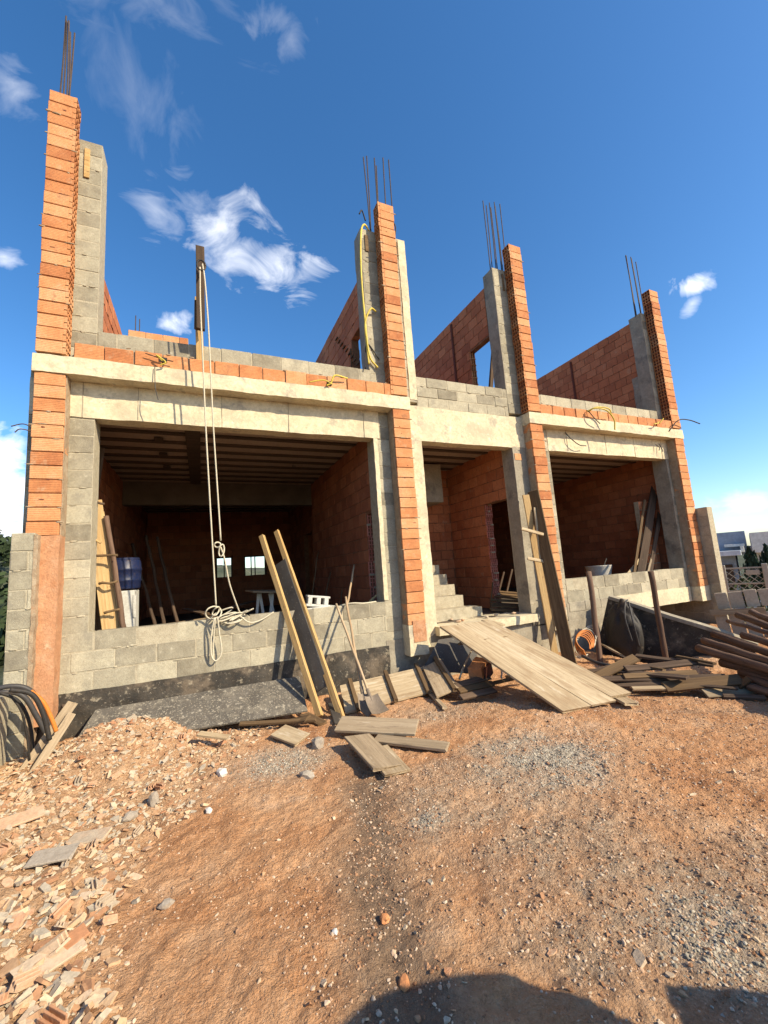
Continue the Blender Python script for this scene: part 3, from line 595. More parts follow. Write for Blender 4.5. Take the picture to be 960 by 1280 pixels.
b = MB(); masonry(b, 'x', 3.25, 5.14, 4.19, 4.73, W+.004, TH, .4, .18, .014, .006, .004, first=1); part('parapet_wall', b, BLK)
b = MB(); masonry(b, 'x', -1.5, 2.44, .52, 1.15, W-.004, TH, .41, .21, .012, .004, .004); sw = part('sill_wall', b, BLK)
b = MB(); b.rough((1.06, W-.016, .6), (1.3, W-.002, 1.152), .06, .006, 9); b.build('plaster_patch', 'greyconc', sw, Matrix.Identity(4))
b = MB(); masonry(b, 'x', 5.98, 9.46, .78, 1.21, W-.004, TH, .4, .2, .012, .004, .004); part('sill_wall', b, BLK)
b = MB(); b.rough((7.05, W-.03, .5), (9.5, W+.1, .8), .08, .008, 6); part('plaster_apron', b, 'concrete')
b = MB(); b.rough((5.95, W-.002, .35), (7.1, W+.1, .78), .08, .006, 6); masonry(b, 'x', 6.0, 7.0, .62, .8, W-.008, .06, .4, .18); part('apron_blocks', b, ['greyconc', 'joint'])
# plinth
b = MB(); b.rough((-1.76, W-.018, -.6), (2.44, W+.12, .53), .07, .012, 5); part('tarred_plinth', b, 'tar')
b = MB(); b.rough((2.4, W-.012, -.6), (3.3, W+.12, .6), .08, .01, 5); b.rough((3.28, W-.005, -.6), (5.2, W+.12, .56), .08, .01, 5); b.rough((5.15, W-.014, -.6), (7.1, W+.12, .48), .08, .01, 5); part('concrete_plinth', b, 'greyconc')
b = MB(); b.rough((3.22, F+.06, .57), (5.15, W+.5, .7), .06, .008, 7); part('threshold_slab', b, 'concrete')
b = MB(); b.rough((4.35, W-.04, .1), (5.05, W-.012, .56), .06, .008, 7); part('plinth_render', b, 'greyconc')
b = MB(); b.box((7.0, W+.9, -.8), (9.6, W+1., .6)); b.box((6.95, W+.12, -.8), (7.05, W+.95, .6)); part('basement_wall', b, 'greyconc')
# floor and ceiling
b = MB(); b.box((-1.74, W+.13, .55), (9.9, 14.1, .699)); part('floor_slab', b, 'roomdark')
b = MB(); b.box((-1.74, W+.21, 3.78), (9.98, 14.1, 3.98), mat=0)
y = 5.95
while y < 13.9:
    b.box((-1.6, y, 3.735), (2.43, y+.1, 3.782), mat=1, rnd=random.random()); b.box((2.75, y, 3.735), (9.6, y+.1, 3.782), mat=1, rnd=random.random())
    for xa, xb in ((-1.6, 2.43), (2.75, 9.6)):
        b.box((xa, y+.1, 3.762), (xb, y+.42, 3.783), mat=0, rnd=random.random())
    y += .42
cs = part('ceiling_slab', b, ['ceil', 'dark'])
b = MB(); b.box((-.2, 5.82, 3.71), (.0, 9.6, 3.734), mat=0)
for yy in (6.6, 7.4, 8.2): b.box((-.62, yy, 3.71), (-.5, yy+.16, 3.734))
b.build('shoring_board', 'dark', cs, Matrix.Identity(4))
# interior walls
def iw(name, axis, u0, u1, z0, z1, f, th, side, holes=(), mats=RBR, bw=.3, bh=.2, **k):
    b = MB(); masonry(b, axis, u0, u1, z0, z1, f, th, bw, bh, .012, .008, .003, side=side, holes=holes, **k); return part(name, b, mats)
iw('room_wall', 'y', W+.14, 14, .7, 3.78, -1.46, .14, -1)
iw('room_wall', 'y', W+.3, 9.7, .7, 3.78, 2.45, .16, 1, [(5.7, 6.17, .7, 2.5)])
b = MB()
for k in range(9):                                   # open cells of the broken wall end
    za = .75+k*.2; j = random.uniform(-.02, .02)
    for q in range(4): b.box((2.45+j, 6.155, za+q*.06), (2.6+j, 6.175, za+q*.06+.012), rnd=random.random())
    for q in range(4): b.box((2.451+j+.046*q, 6.155, za), (2.451+j+.046*q+.012, 6.174, za+.19), rnd=random.random())
    b.box((2.44+j+random.random()*.1, 6.145, za+.17), (2.5+j+random.random()*.1, 6.18, za+.2), mat=1)
part('open_brick_end', b, ['rawend', 'joint'])
b = MB(); b.rough((-1.46, 9.68, 3.27), (2.62, 9.9, 3.77), .2, .006, 5); part('ceiling_beam', b, 'roomdark')
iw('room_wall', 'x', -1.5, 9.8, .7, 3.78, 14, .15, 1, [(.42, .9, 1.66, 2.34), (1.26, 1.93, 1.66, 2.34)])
for (x0, x1) in ((.42, .9), (1.26, 1.93)):
    b = MB(); t = .035
    for (a, c_, e, d_) in ((x0, x1, 1.66, 1.66+t), (x0, x1, 2.34-t, 2.34), (x0, x0+t, 1.66, 2.34), (x1-t, x1, 1.66, 2.34), ((x0+x1)/2-.015, (x0+x1)/2+.015, 1.66, 2.34)): b.box((a, 14.03, e), (c_, 14.08, d_))
    if x0 > 1: b.box((x0+.2, 14.03, 1.66), (x0+.23, 14.075, 2.34))
    part('window_frame', b, 'dark')
iw('partition_wall', 'y', 9.7, 14, .7, 3.78, 2.75, .14, 1, [(11, 12, .7, 2.8)])
# hall
iw('hall_wall', 'y', W+.3, 9.6, .7, 3.78, 5.2, .15, 1, [(5.5, 6.66, .7, 2.75)], mats=WBR)
iw('hall_wall', 'x', 2.62, 5.2, .7, 3.78, 7.9, .15, 1, mats=WBR)
iw('hall_wall', 'y', W+.3, 7.9, .7, 3.78, 3.22, .14, -1)
b = MB()
for k in range(15):
    za = .72+k*.136; j = random.uniform(-.015, .015)
    for q in range(3): b.box((5.2+j, 6.64, za+q*.055), (5.355+j, 6.665, za+q*.055+.012), rnd=random.random())
    for q in range(4): b.box((5.202+j+.046*q, 6.64, za), (5.202+j+.046*q+.013, 6.664, za+.125), rnd=random.random())
    if random.random() < .6: b.box((5.19+j+random.random()*.1, 6.62, za+.11), (5.27+j+random.random()*.08, 6.66, za+.136), mat=1)
part('open_brick_end', b, ['rawend', 'joint'])
b = MB(); n = 9
for k in range(n):
    y0 = 5.98+.24*k; x1 = 4.2; b.rough((3.24, y0, .7), (x1, 7.9, .7+.185*(k+1)) if k == 0 else (x1, y0+.5, .7+.185*(k+1)), .09, .006, 7)
b.rough((4.2, 6.05, .7), (4.45, 6.4, .86), .08, .006, 8); part('staircase', b, 'joint')
b = MB(); b.rough((3.24, 7.2, 2.9), (4.6, 7.88, 3.7), .12, .006, 6); part('upper_flight', b, 'greyconc')
# right room
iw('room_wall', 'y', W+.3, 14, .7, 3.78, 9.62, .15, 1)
# upper side walls
b = MB(); masonry(b, 'y', W+.14, 8.2, 4.0, 5.72, -1.16, .14, .3, .2, .012, .008, side=-1); part('upper_side_wall', b, WBR)
b = MB(); masonry(b, 'y', W+.31, 10, 4.0, 6.48, 2.45, .14, .3, .2, .012, .008, holes=[(5.7, 6.35, 4.72, 5.66)]); part('upper_side_wall', b, WBR)
b = MB()
for k in range(9): b.box((2.42, 6.0+k*.13, 5.05+k*.13), (2.447, 6.12+k*.13, 5.07+k*.13)); 
for k in range(4): b.box((2.425, 6.37, 4.75+k*.2), (2.6, 6.385, 4.9+k*.2))
part('wall_laths', b, 'brown')
b = MB(); masonry(b, 'y', W+.31, 10.4, 4.0, 6.98, 5.14, .14, .3, .2, .012, .008, holes=[(5.7, 6.55, 4.6, 5.95)]); part('upper_side_wall', b, WBR)
b = MB()
for k in range(9): 
    for q in range(3): b.box((5.145+q*.05, 6.53, 4.72+k*.14), (5.157+q*.05, 6.552, 4.83+k*.14), rnd=random.random())
    b.box((5.13, 6.525, 4.83+k*.14), (5.27, 6.55, 4.845+k*.14))
part('open_brick_end', b, 'brick')
b = MB(); masonry(b, 'y', W+.31, 11, 4.0, 7.06, 9.47, .14, .3, .2, .012, .008); part('upper_side_wall', b, WBR)
b = MB(); b.rough((9.45, W+.3, 4.7), (9.468, W+.46, 5.7), .06, .014, 5); part('mortar_smear', b, 'greyconc')
for z0, z1, y_ in ((5.2, 6.97, 7.65),):
    b = MB(); b.box((9.44, y_, z0), (9.466, y_+.05, z1)); part('wall_crack_strip', b, 'hole')
    b = MB(); b.box((5.112, 7.05, 4.8), (5.136, 7.1, 6.9)); part('wall_crack_strip', b, 'hole')
b = MB(); masonry(b, 'x', -1.2, -.2, 4.0, 6.28, 8.2, .14, .28, .19, .012, .01, first=1); ub = part('upper_back_wall', b, ['brick', 'mortar'])
for x, y, z0, z1 in ((-1.1, 8.27, 6.25, 6.62), (-1.04, 8.3, 6.25, 6.58), (.42, 8.0, 5.4, 6.05), (1.25, 8, 5.2, 5.86), (1.66, 7.9, 5.1, 5.55), (1.71, 7.95, 5.1, 5.6), (2.62, 5.7, 7.2, 7.32)):
    b = MB(); b.tube([(x, y, z0-1.4), (x+.01, y, z1)], .009, 6); b.build('rebar', 'steel', ub, Matrix.Identity(4))
# embedded conduits and wires
def cnd(ctrl, r, m='yellow', nm='conduit'): cord(nm, ctrl, r, m, parent=house)
cnd([(2.62, 5.62, 7.2), (2.5, 5.56, 7.26), (2.4, 5.5, 7.0), (2.36, 5.5, 6.3), (2.38, 5.52, 5.5), (2.43, 5.56, 4.95), (2.56, 5.56, 4.75)], .016)
cnd([(2.6, 5.56, 5.72), (2.48, 5.5, 5.7), (2.38, 5.52, 5.45), (2.4, 5.56, 5.1), (2.42, 5.58, 4.8)], .016)
cnd([(2.35, 5.56, 4.7), (2.42, 5.6, 5.15), (2.6, 5.57, 4.9)], .01, 'black')
for x in (1.75,):
    cnd([(x+.22, 5.36, 4.4), (x+.02, 5.32, 4.4), (x-.04, 5.34, 4.29), (x-.1, 5.36, 4.25)], .012); cnd([(x-.35, 5.36, 4.27), (x-.15, 5.33, 4.31), (x-.02, 5.34, 4.27)], .009)
    b = MB(); b.box((x-.07, F-.004, 4.28), (x-.01, F+.01, 4.34)); part('socket_box', b, 'black')
cnd([(6.9, 5.36, 4.36), (6.95, 5.26, 4.4), (7.2, 5.2, 4.36), (7.35, 5.18, 4.18), (7.36, 5.2, 3.98)], .014); cnd([(6.85, 5.36, 4.36), (7.0, 5.24, 4.42), (7.3, 5.22, 4.41), (7.5, 5.32, 4.33)], .012)
cnd([(6.9, 5.38, 4.4), (6.86, 5.3, 4.32), (6.95, 5.28, 4.2), (7.1, 5.3, 4.12)], .009, 'black'); cnd([(6.45, 5.57, 3.98), (6.5, 5.5, 3.84), (6.68, 5.48, 3.72), (6.88, 5.5, 3.72)], .009, 'black')
cnd([(9.0, 5.36, 4.34), (8.9, 5.3, 4.28), (8.75, 5.3, 4.25)], .012); cnd([(9.0, 5.34, 4.3), (9.1, 5.3, 4.4)], .012)
cnd([(9.35, 5.38, 4.16), (9.6, 5.3, 4.4), (9.9, 5.25, 4.42), (10.2, 5.2, 4.34)], .012, 'black'); cnd([(9.1, 5.55, 3.9), (9.13, 5.5, 3.82), (9.1, 5.5, 3.75)], .008, 'black'); cnd([(9.22, 5.55, 3.92), (9.22, 5.5, 3.78), (9.2, 5.5, 3.72)], .008, 'black')
cnd([(-.42, 5.38, 4.32), (-.48, 5.33, 4.36), (-.38, 5.32, 4.28), (-.44, 5.33, 4.24)], .009, 'yellow', 'wire'); cnd([(-.5, 5.36, 4.22), (-.49, 5.34, 3.95), (-.46, 5.35, 3.8)], .005, 'hose', 'wire')
cnd([(-.6, 5.36, 4.38), (-.43, 5.36, 4.34), (-.3, 5.36, 4.32)], .006, 'black', 'wire')
b = MB(); b.box((-.46, F-.002, 4.32), (-.37, F+.012, 4.38)); part('socket_box', b, 'black')
cnd([(-1.63, 5.42, 3.36), (-1.72, 5.37, 3.4), (-1.82, 5.35, 3.36)], .006, 'steel', 'wire'); cnd([(-1.63, 5.42, 3.33), (-1.74, 5.36, 3.34), (-1.79, 5.36, 3.3)], .006, 'steel', 'wire')
cnd([(2.6, 5.72, 7.5), (2.52, 5.66, 7.62), (2.45, 5.62, 7.5)], .012, 'black'); cnd([(2.98, 5.6, 7.6), (3.1, 5.6, 7.45), (3.08, 5.62, 7.22)], .012, 'black')
# boundary walls
def wallthing(label, loc): return thing('boundary_wall', loc, label, 'wall')
lw = wallthing('grey block boundary wall end standing left of the leftmost brick fin', (-1.66, 5.3, -.5))
b = MB(); masonry(b, 'x', -1.76, -1.56, -.3, 2.23, 5.32, .3, .3, .2, .012, .006); b.build('block_end', BLK, lw, Matrix.Identity(4))
b = MB(); b.rough((-1.57, 5.314, -.2), (-1.535, 5.5, 2.2), .05, .01, 12); b.build('mortar_strip', 'mortar', lw, Matrix.Identity(4))
b = MB(); masonry(b, 'y', 5.62, 14, -1, 2.2, -1.76, .19, .4, .2, side=1); b.build('wall_run', BLK, lw, Matrix.Identity(4))
rw = wallthing('tall grey block boundary wall seen end on at the right corner of the house', (9.96, 5.05, -.5))
b = MB(); masonry(b, 'y', 5.18, 12, -1.2, 2.46, 9.853, .19, .4, .2, .012, .004); b.build('wall_run', BLK, rw, Matrix.Identity(4))
# P1 foot sits behind the left stack
# ------------------------------------------------------------------ helpers that turn a photo point into a point of the scene
def pY(u, v, y): d = sky_dir(u, v); t = y/d.y; return V((d.x*t, y, 1.6+d.z*t))
def pX(u, v, x): d = sky_dir(u, v); t = x/d.x; return V((x, d.y*t, 1.6+d.z*t))
def pZ(u, v, z): x, y = zp(u, v, z); return V((x, y, z))
def on(p, dz=0.): return V((p[0], p[1], g1(p[0], p[1])+dz))
def quadboard(name, tl, tr, br, bl, t, mat, label=None, cat=None, group=None, parent=None):
    tl, tr, br, bl = map(V, (tl, tr, br, bl)); sides = [((tl+bl)/2, (tr+br)/2), ((tl+tr)/2, (bl+br)/2)]; n = (tr-bl).cross(tl-br)
    if n.z < 0: n = -n
    if (sides[1][1]-sides[1][0]).length > (sides[0][1]-sides[0][0]).length*1.02: a, b_, c, d = bl, tl, tr, br
    else: a, b_, c, d = tl, tr, br, bl          # length runs a->b and d->c
    m, Ln = frame((a+d)/2, (b_+c)/2, n); inv = m.inverted(); a, b_, c, d = inv @ a, inv @ b_, inv @ c, inv @ d; B = MB(); nx = max(3, int(Ln/.12)); vs = []; sd = random.random()*60
    for i in range(nx+1):
        k = i/nx; P0 = a.lerp(b_, k); P1 = d.lerp(c, k); w_ = mnoise.noise(V((k*Ln*1.2, sd, 0)))*.006
        for (q, z) in ((0, -1), (.03, -1), (.97, -1), (1, -1), (1, 1), (.97, 1.05), (.03, 1.05), (0, 1)):
            e = V((random.uniform(-.008, .008) if i in (0, nx) else 0, mnoise.noise(V((k*Ln*5, q*9, sd)))*.003, w_+z*t/2)); vs.append(tuple(P0.lerp(P1, q)+e))
    fs = [(i*8+k, i*8+(k+1) % 8, (i+1)*8+(k+1) % 8, (i+1)*8+k) for i in range(nx) for k in range(8)]+[tuple(range(8))[::-1], tuple(nx*8+k for k in range(8))]
    B.add(vs, fs, .5); o = B.build(name, mat, parent, m)
    import bmesh; bm = bmesh.new(); bm.from_mesh(o.data); bmesh.ops.recalc_face_normals(bm, faces=bm.faces); bm.to_mesh(o.data); bm.free()
    return tag(o, label, cat, group) if label else o
plank('prop_board', pY(613, 488, 6.5), pY(620, 400, 6.35), .1, .03, (0, -1, 0), 'dark', parent=house); plank('prop_board', pY(624, 490, 6.3), pY(627, 425, 6.2), .09, .03, (0, -1, 0), 'dark', parent=house)
# formwork leaning on the left sill
A0, A1 = V((1.22, 4.89, .0)), V((.80, 6.13, 2.2)); B0, B1 = V((1.42, 4.66, -.02)), V((1.065, 6.47, 2.3))
fwk = thing('leaning_formwork', (1.3, 4.8, 0), 'column formwork of two ochre battens and a dark sheet leaning on the left sill', 'formwork')
nr = (A1-A0).cross(B0-A0); nr = nr if nr.y < 0 else -nr
plank('batten', A0, A1, .075, .05, nr, 'ochre', parent=fwk); plank('batten', B0, B1, .075, .05, nr, 'ochre', parent=fwk)
q0, q1 = (A0*.88+A1*.12+B0*.88+B1*.12)/2, (A0*.2+A1*.8+B0*.2+B1*.8)/2
plank('film_sheet', q0+V((.0, .04, 0)), q1+V((0, .04, 0)), .24, .018, nr, 'darksheet', parent=fwk)
# speckled black board
sp = [V((-1.16, 5.34, .52)), V((1.13, 5.53, .36)), V((1.1, 4.82, .04)), V((-1.2, 5.02, .12))]
sp = [pY(120, 888, 5.5), pY(374, 846, 5.54), pY(384, 889, 5.0), pY(88, 938, 5.05)]
quadboard('speckled_board', *sp, .02, 'specked', 'long black board speckled with cement lying against the tarred base of the house', 'board')
# tools
for nm, lab, foot, top, bl in (('shovel', 'round-bladed shovel with worn handle leaning on the left sill', pZ(456, 884, .1), pY(433, 752, 5.57), 1), ('hoe', 'hoe with curved blade leaning behind the shovel by the left sill', pZ(468, 886, .1), pY(421, 757, 5.58), 0)):
    t = thing(nm, (foot.x, foot.y, 0), lab, 'tool'); d = (top-foot).normalized(); tp = foot+d*((top-foot).length+(.08 if bl else .03))
    pole('handle', foot+d*.12, tp, .017, .015, 'shaft', parent=t, wob=.004)
    s_ = d.cross(V((0, 1, 0))).normalized(); n_ = s_.cross(d); b = MB(); vs = []; fs = []
    for i in range(7):
        k = i/6; wd = (.1*(1-max(0, k-.6)**2*5)) if bl else .1
        for j in range(5):
            x = (j-2)/2; cv = .03*x*x+(0 if bl else .09*k*k)
            for th in (0, .004): vs.append(tuple(foot+d*(.14-.26*k)+s_*x*wd*(.8+.2*k)+n_*(-cv-.02+th)))
    def ix(i, j, t_): return (i*5+j)*2+t_
    for i in range(6):
        for j in range(4):
            fs.append((ix(i, j, 0), ix(i+1, j, 0), ix(i+1, j+1, 0), ix(i, j+1, 0))); fs.append((ix(i, j, 1), ix(i, j+1, 1), ix(i+1, j+1, 1), ix(i+1, j, 1)))
    b.add(vs, fs, .5); b.build('blade', 'tool', t, Matrix.Identity(4), smooth=True)
    b = MB(); b.tube([foot+d*.06-n_*.01, foot+d*.24], [.02, .022], 8); b.build('socket', 'tool', t, Matrix.Identity(4))
# shutters lying by the plinth
def shutter(lab, tl, tr, br, bl, cl, mat, cm, th=.022):
    o = thing('form_shutter', (V(bl).x, V(bl).y, 0), lab, 'formwork'); tl, tr, br, bl = map(V, (tl, tr, br, bl)); m1, m2 = (tl+bl)/2, (tr+br)/2
    quadboard('board', tl, tr, m2.lerp(tr, .03), m1.lerp(tl, .03), th, mat, parent=o); quadboard('board', m1, m2, br, bl, th, mat, parent=o)
    n = (tr-tl).cross(tl-bl).normalized()
    for k in cl:
        a, c = bl.lerp(br, k+.02)+n*.03, tl.lerp(tr, k)+n*.03; dd = (c-a); plank('cleat', a-dd*.06, c+dd*.08, .05, .04, n, cm, parent=o)
    return o
shutter('pale dusty form shutter with thin cleats lying along the wall base right of the shovel', pY(425, 858, 5.3), pY(540, 831, 5.35), pZ(552, 862, .06), pZ(432, 892, .03), (.1, .47, .82), 'pale', 'brown')
shutter('shaded grey form shutter tilted beside the foot of the second brick fin', pY(528, 834, 5.25), pY(549, 822, 5.3), pZ(574, 860, .1), pZ(546, 872, .08), (.75,), 'grey', 'brown')
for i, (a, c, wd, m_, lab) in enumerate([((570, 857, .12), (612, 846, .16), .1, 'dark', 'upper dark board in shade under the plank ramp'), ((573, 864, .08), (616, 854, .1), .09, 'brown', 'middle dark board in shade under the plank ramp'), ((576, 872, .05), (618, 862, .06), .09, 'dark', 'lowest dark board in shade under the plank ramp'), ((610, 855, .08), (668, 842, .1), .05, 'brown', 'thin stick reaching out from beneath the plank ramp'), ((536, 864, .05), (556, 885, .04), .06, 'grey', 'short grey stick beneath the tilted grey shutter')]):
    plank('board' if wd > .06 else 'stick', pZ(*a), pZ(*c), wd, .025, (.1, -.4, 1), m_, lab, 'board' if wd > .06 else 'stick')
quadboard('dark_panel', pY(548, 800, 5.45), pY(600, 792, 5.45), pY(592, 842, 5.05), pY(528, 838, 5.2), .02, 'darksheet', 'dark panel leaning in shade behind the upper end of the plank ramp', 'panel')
bo = thing('broken_brick_block', tuple(pZ(600, 850, .1)), 'large broken orange hollow brick block lying beneath the plank ramp', 'brick'); b = MB()
c0 = pZ(600, 838, .22); Rm = Matrix.Rotation(.5, 4, 'Z') @ Matrix.Rotation(-.25, 4, 'Y')
b.rough((-.15, -.1, -.11), (.15, .1, .11), .04, .02, 7); b.build('block_body', 'brick', bo, Matrix.Translation(c0) @ Rm)
b = MB(); b.box((-.11, -.125, -.08), (.11, -.11, .08)); b.build('broken_web', 'hole', bo, Matrix.Translation(c0) @ Rm)
pole('stick', pZ(573, 848, .15), pY(594, 806, 5.1), .012, .01, 'pale', 'pale stick leaning in the shade under the ramp', 'stick'); pole('stick', pZ(627, 848, .1), pY(628, 836, 4.7), .012, .01, 'white', 'short white peg standing beneath the ramp', 'peg')
# ramp
rp = thing('plank_ramp', (3.8, 3.4, 0), 'wide ramp of weathered planks sloping from the ground up to the door opening', 'ramp')
TL, TR, BL_, BR = pZ(550, 784, .76), pZ(616, 777, .76), pZ(703, 890, .05), pZ(796, 871, .05)
for k, (a, c, e, mt) in enumerate(((0, .36, 0, 'pale'), (.37, .7, .0, 'pale'), (.71, 1, .03, 'pale'))):
    quadboard('ramp_board', TL.lerp(TR, a)+V((0, random.uniform(-.05, .08), .0)), TL.lerp(TR, c), BL_.lerp(BR, c)+(TL-BL_)*e, BL_.lerp(BR, a)+(TL-BL_)*e, .028, mt, parent=rp)
for k in (.2, .62): plank('under_cleat', TL.lerp(BL_, k)+V((0, 0, -.04)), TR.lerp(BR, k)+V((0, 0, -.04)), .08, .03, (0, .3, 1), 'brown', parent=rp)
plank('board', pZ(668, 815, .14), pZ(790, 880, .035), .16, .025, (0, -.3, 1), 'pale', 'short pale plank tucked under the right edge of the ramp', 'board')
plank('board', pY(606, 777, 5.5)+V((0, 0, .02)), pY(628, 784, 5.1)+V((0, 0, .03)), .12, .02, (0, -.2, 1), 'pale', 'small pale board end on the threshold at the ramp top', 'board')
plank('board', pZ(708, 838, .06), pZ(752, 852, .04), .14, .025, (0, -.3, 1), 'pale', 'pale board stub on the ground behind the foot of the tall form', 'board')
lump('cement_bag', *zp(690, 833, .08), .09, 'cement', 'crumpled pale cement bag beside the tall leaning form', 'bag', (1.5, .8, .7), 14)
# boards on the ground
plank('board', pZ(424, 905, .1), pZ(521, 909, .08), .25, .025, (0, -.25, 1), 'grey', 'wide grey board lying level in front of the shovel', 'board')
plank('board', on(pZ(446, 916, .12), .09), on(pZ(484, 955, .06), .05), .26, .024, (.15, -.2, 1), 'grey', 'short wide grey board lying on top of the crossed boards', 'board')
plank('board', on(pZ(470, 930, .05), .03), on(pZ(497, 963, .03), .02), .22, .022, (0, -.1, 1), 'pale', 'grey board end poking out from under the short wide board', 'board')
plank('board', on(pZ(470, 922, .05), .06), on(pZ(560, 931, .04), .03), .13, .026, (0, -.15, 1), 'grey', 'narrow grey board pointing right below the wide grey board', 'board')
plank('board', on(pZ(348, 918, .05), .05), on(pZ(378, 925, .05), .04), .2, .025, (-.1, -.15, 1), 'pale', 'small square pale board in front of the speckled black board', 'board')
for i, (a, c, wd, mt, lab) in enumerate([((380, 893, .06), (403, 905, .03), .12, 'brown', 'orange brown board stub at the foot of the left batten'), ((352, 905, .05), (384, 898, .12), .12, 'brown', 'brown board stub under the right end of the speckled black board'), ((415, 880, .08), (424, 905, .03), .1, 'darksheet', 'dark grey board between the feet of the two battens'), ((248, 917, .2), (285, 922, .14), .06, 'pale', 'pinkish batten lying on the rubble by the speckled black board'), ((300, 905, .1), (395, 900, .1), .05, 'brown', 'thin brown batten under the lower edge of the speckled black board')]):
    plank('board' if wd > .07 else 'batten', pZ(*a), pZ(*c), wd, .025, (.1, -.3, 1), mt, lab, 'board')
# tall form by the third fin
tf = thing('tall_column_form', (5.0, 4.8, 0), 'tall wooden column form of two long boards leaning on the third brick fin', 'formwork')
a0, a1 = pZ(694, 819, .02), pY(657, 619, 5.36); plank('front_board', a0, a1, .12, .025, (-.3, -1, .35), 'pine', parent=tf)
d0, d1 = pZ(714, 836, -.02), pY(666, 614, 5.36); plank('side_board', d0, d1, .2, .028, (-1, -.3, .25), 'brown', parent=tf)
for (p_, q_) in (((652, 661), (679, 668)), ((660, 698), (685, 703))): plank('cleat', pY(*p_, 5.2), pY(*q_, 5.14), .05, .03, (-.3, -1, .3), 'pale', parent=tf)
plank('inner_batten', pY(668, 635, 5.3), pY(676, 700, 5.2), .035, .03, (-.3, -1, .3), 'pale', parent=tf)
# stakes, tarp, retaining wall, cables
pole('wooden_stake', V((5.48, 4.66, -.1)), V((5.78, 4.9, 1.34)), .045, .042, 'log', 'round wooden stake upright near the tall column form', 'stake', wob=.005); pole('wooden_stake', V((6.39, 4.26, -.3)), V((6.27, 4.2, 1.3)), .042, .04, 'log', 'round wooden stake upright before the dark low wall', 'stake', wob=.005)
rtw = thing('low_retaining_wall', (7, 4.6, -.3), 'low dark retaining wall with a pale sloping cap in front of the right bay', 'wall')
T0, T1 = V((6.72, 5.32, .84)), V((7.3, 3.5, .17)); dr = (T1-T0).normalized(); nn = V((-dr.y*-1, dr.x*-1, 0)).normalized(); nn = nn if nn.x < 0 else -nn; pu = dr.cross(nn).normalized(); pu = pu if pu.z > 0 else -pu
plank('wall_body', T0-pu*.62, T1-pu*.62, 1.2, .12, nn, 'tar', parent=rtw, warp=.012); plank('cap', T0, T1, .17, .06, pu, 'greyconc', parent=rtw, warp=.012)
vs, fs = ico(4); b = MB(); o_ = V((6.5, 4.98, .32)); R3 = []
for v in vs:
    v = V(v); f_ = 1+.2*mnoise.noise(v*1.7)-.3*abs(mnoise.noise(V((v.x*3.2, v.y*3.2, v.z*1.4))))-.13*abs(mnoise.noise(v*6))+.15; z = .5*(abs(v.z)**.75)*(1 if v.z > 0 else -1.1); f_ *= 1.12 if v.z < .3 else 1
    R3.append(tuple(o_+V((v.x*.15*f_-.1*v.z*-.6, v.y*.2*f_*(1.25-.35*v.z), z*(.92+.25*mnoise.noise(v*2.3))))))
b.add(R3, fs, .5); to = b.build('black_tarp', 'black', None, None, smooth=True); tag(to, 'bunched black plastic sheet draped over the end of the low dark wall', 'tarp')
cord('tied_hose', [[(6.3, 4.7, .2), (6.27, 4.74, .55), (6.4, 4.8, .78), (6.55, 4.86, .82)], [(6.4, 4.66, .1), (6.36, 4.68, .5), (6.46, 4.78, .8)]], .012, 'hose', 'thin dark hose hanging over the bunched black plastic sheet', 'hose')
for k in range(9):
    r_ = .16+.02*k; c = V((5.25+.02*k, 4.72+.01*k, .12)); ctr = [c+V((math.cos(t)*r_*(.9+.2*random.random())*.75, math.sin(t)*r_*.35, .18+.3*math.sin(t+.5*k*.3)*r_*2.2)) for t in np.linspace(-1.2+.3*random.random(), 4.2, 8)]
    ctr = [V((p.x, p.y, max(p.z, g1(p.x, p.y)+.015))) for p in ctr]
    if k == 0: cables = []
    cables.append(ctr)
ce = thing('cable_coil', (5.3, 4.7, 0), 'loose coil of orange and white cables on the ground by the tall column form', 'cable'); cord('orange_cable', cables[:5], .009, 'orange', parent=ce, M=Matrix.Identity(4)); cord('white_cable', cables[5:], .008, 'rope', parent=ce, M=Matrix.Identity(4))
cord('black_hose', [pZ(728, 820, .15), pZ(745, 828, .12), pZ(765, 833, .1), pZ(775, 840, .06)], .022, 'hose', 'black hose on the ground behind the wooden stake', 'hose')
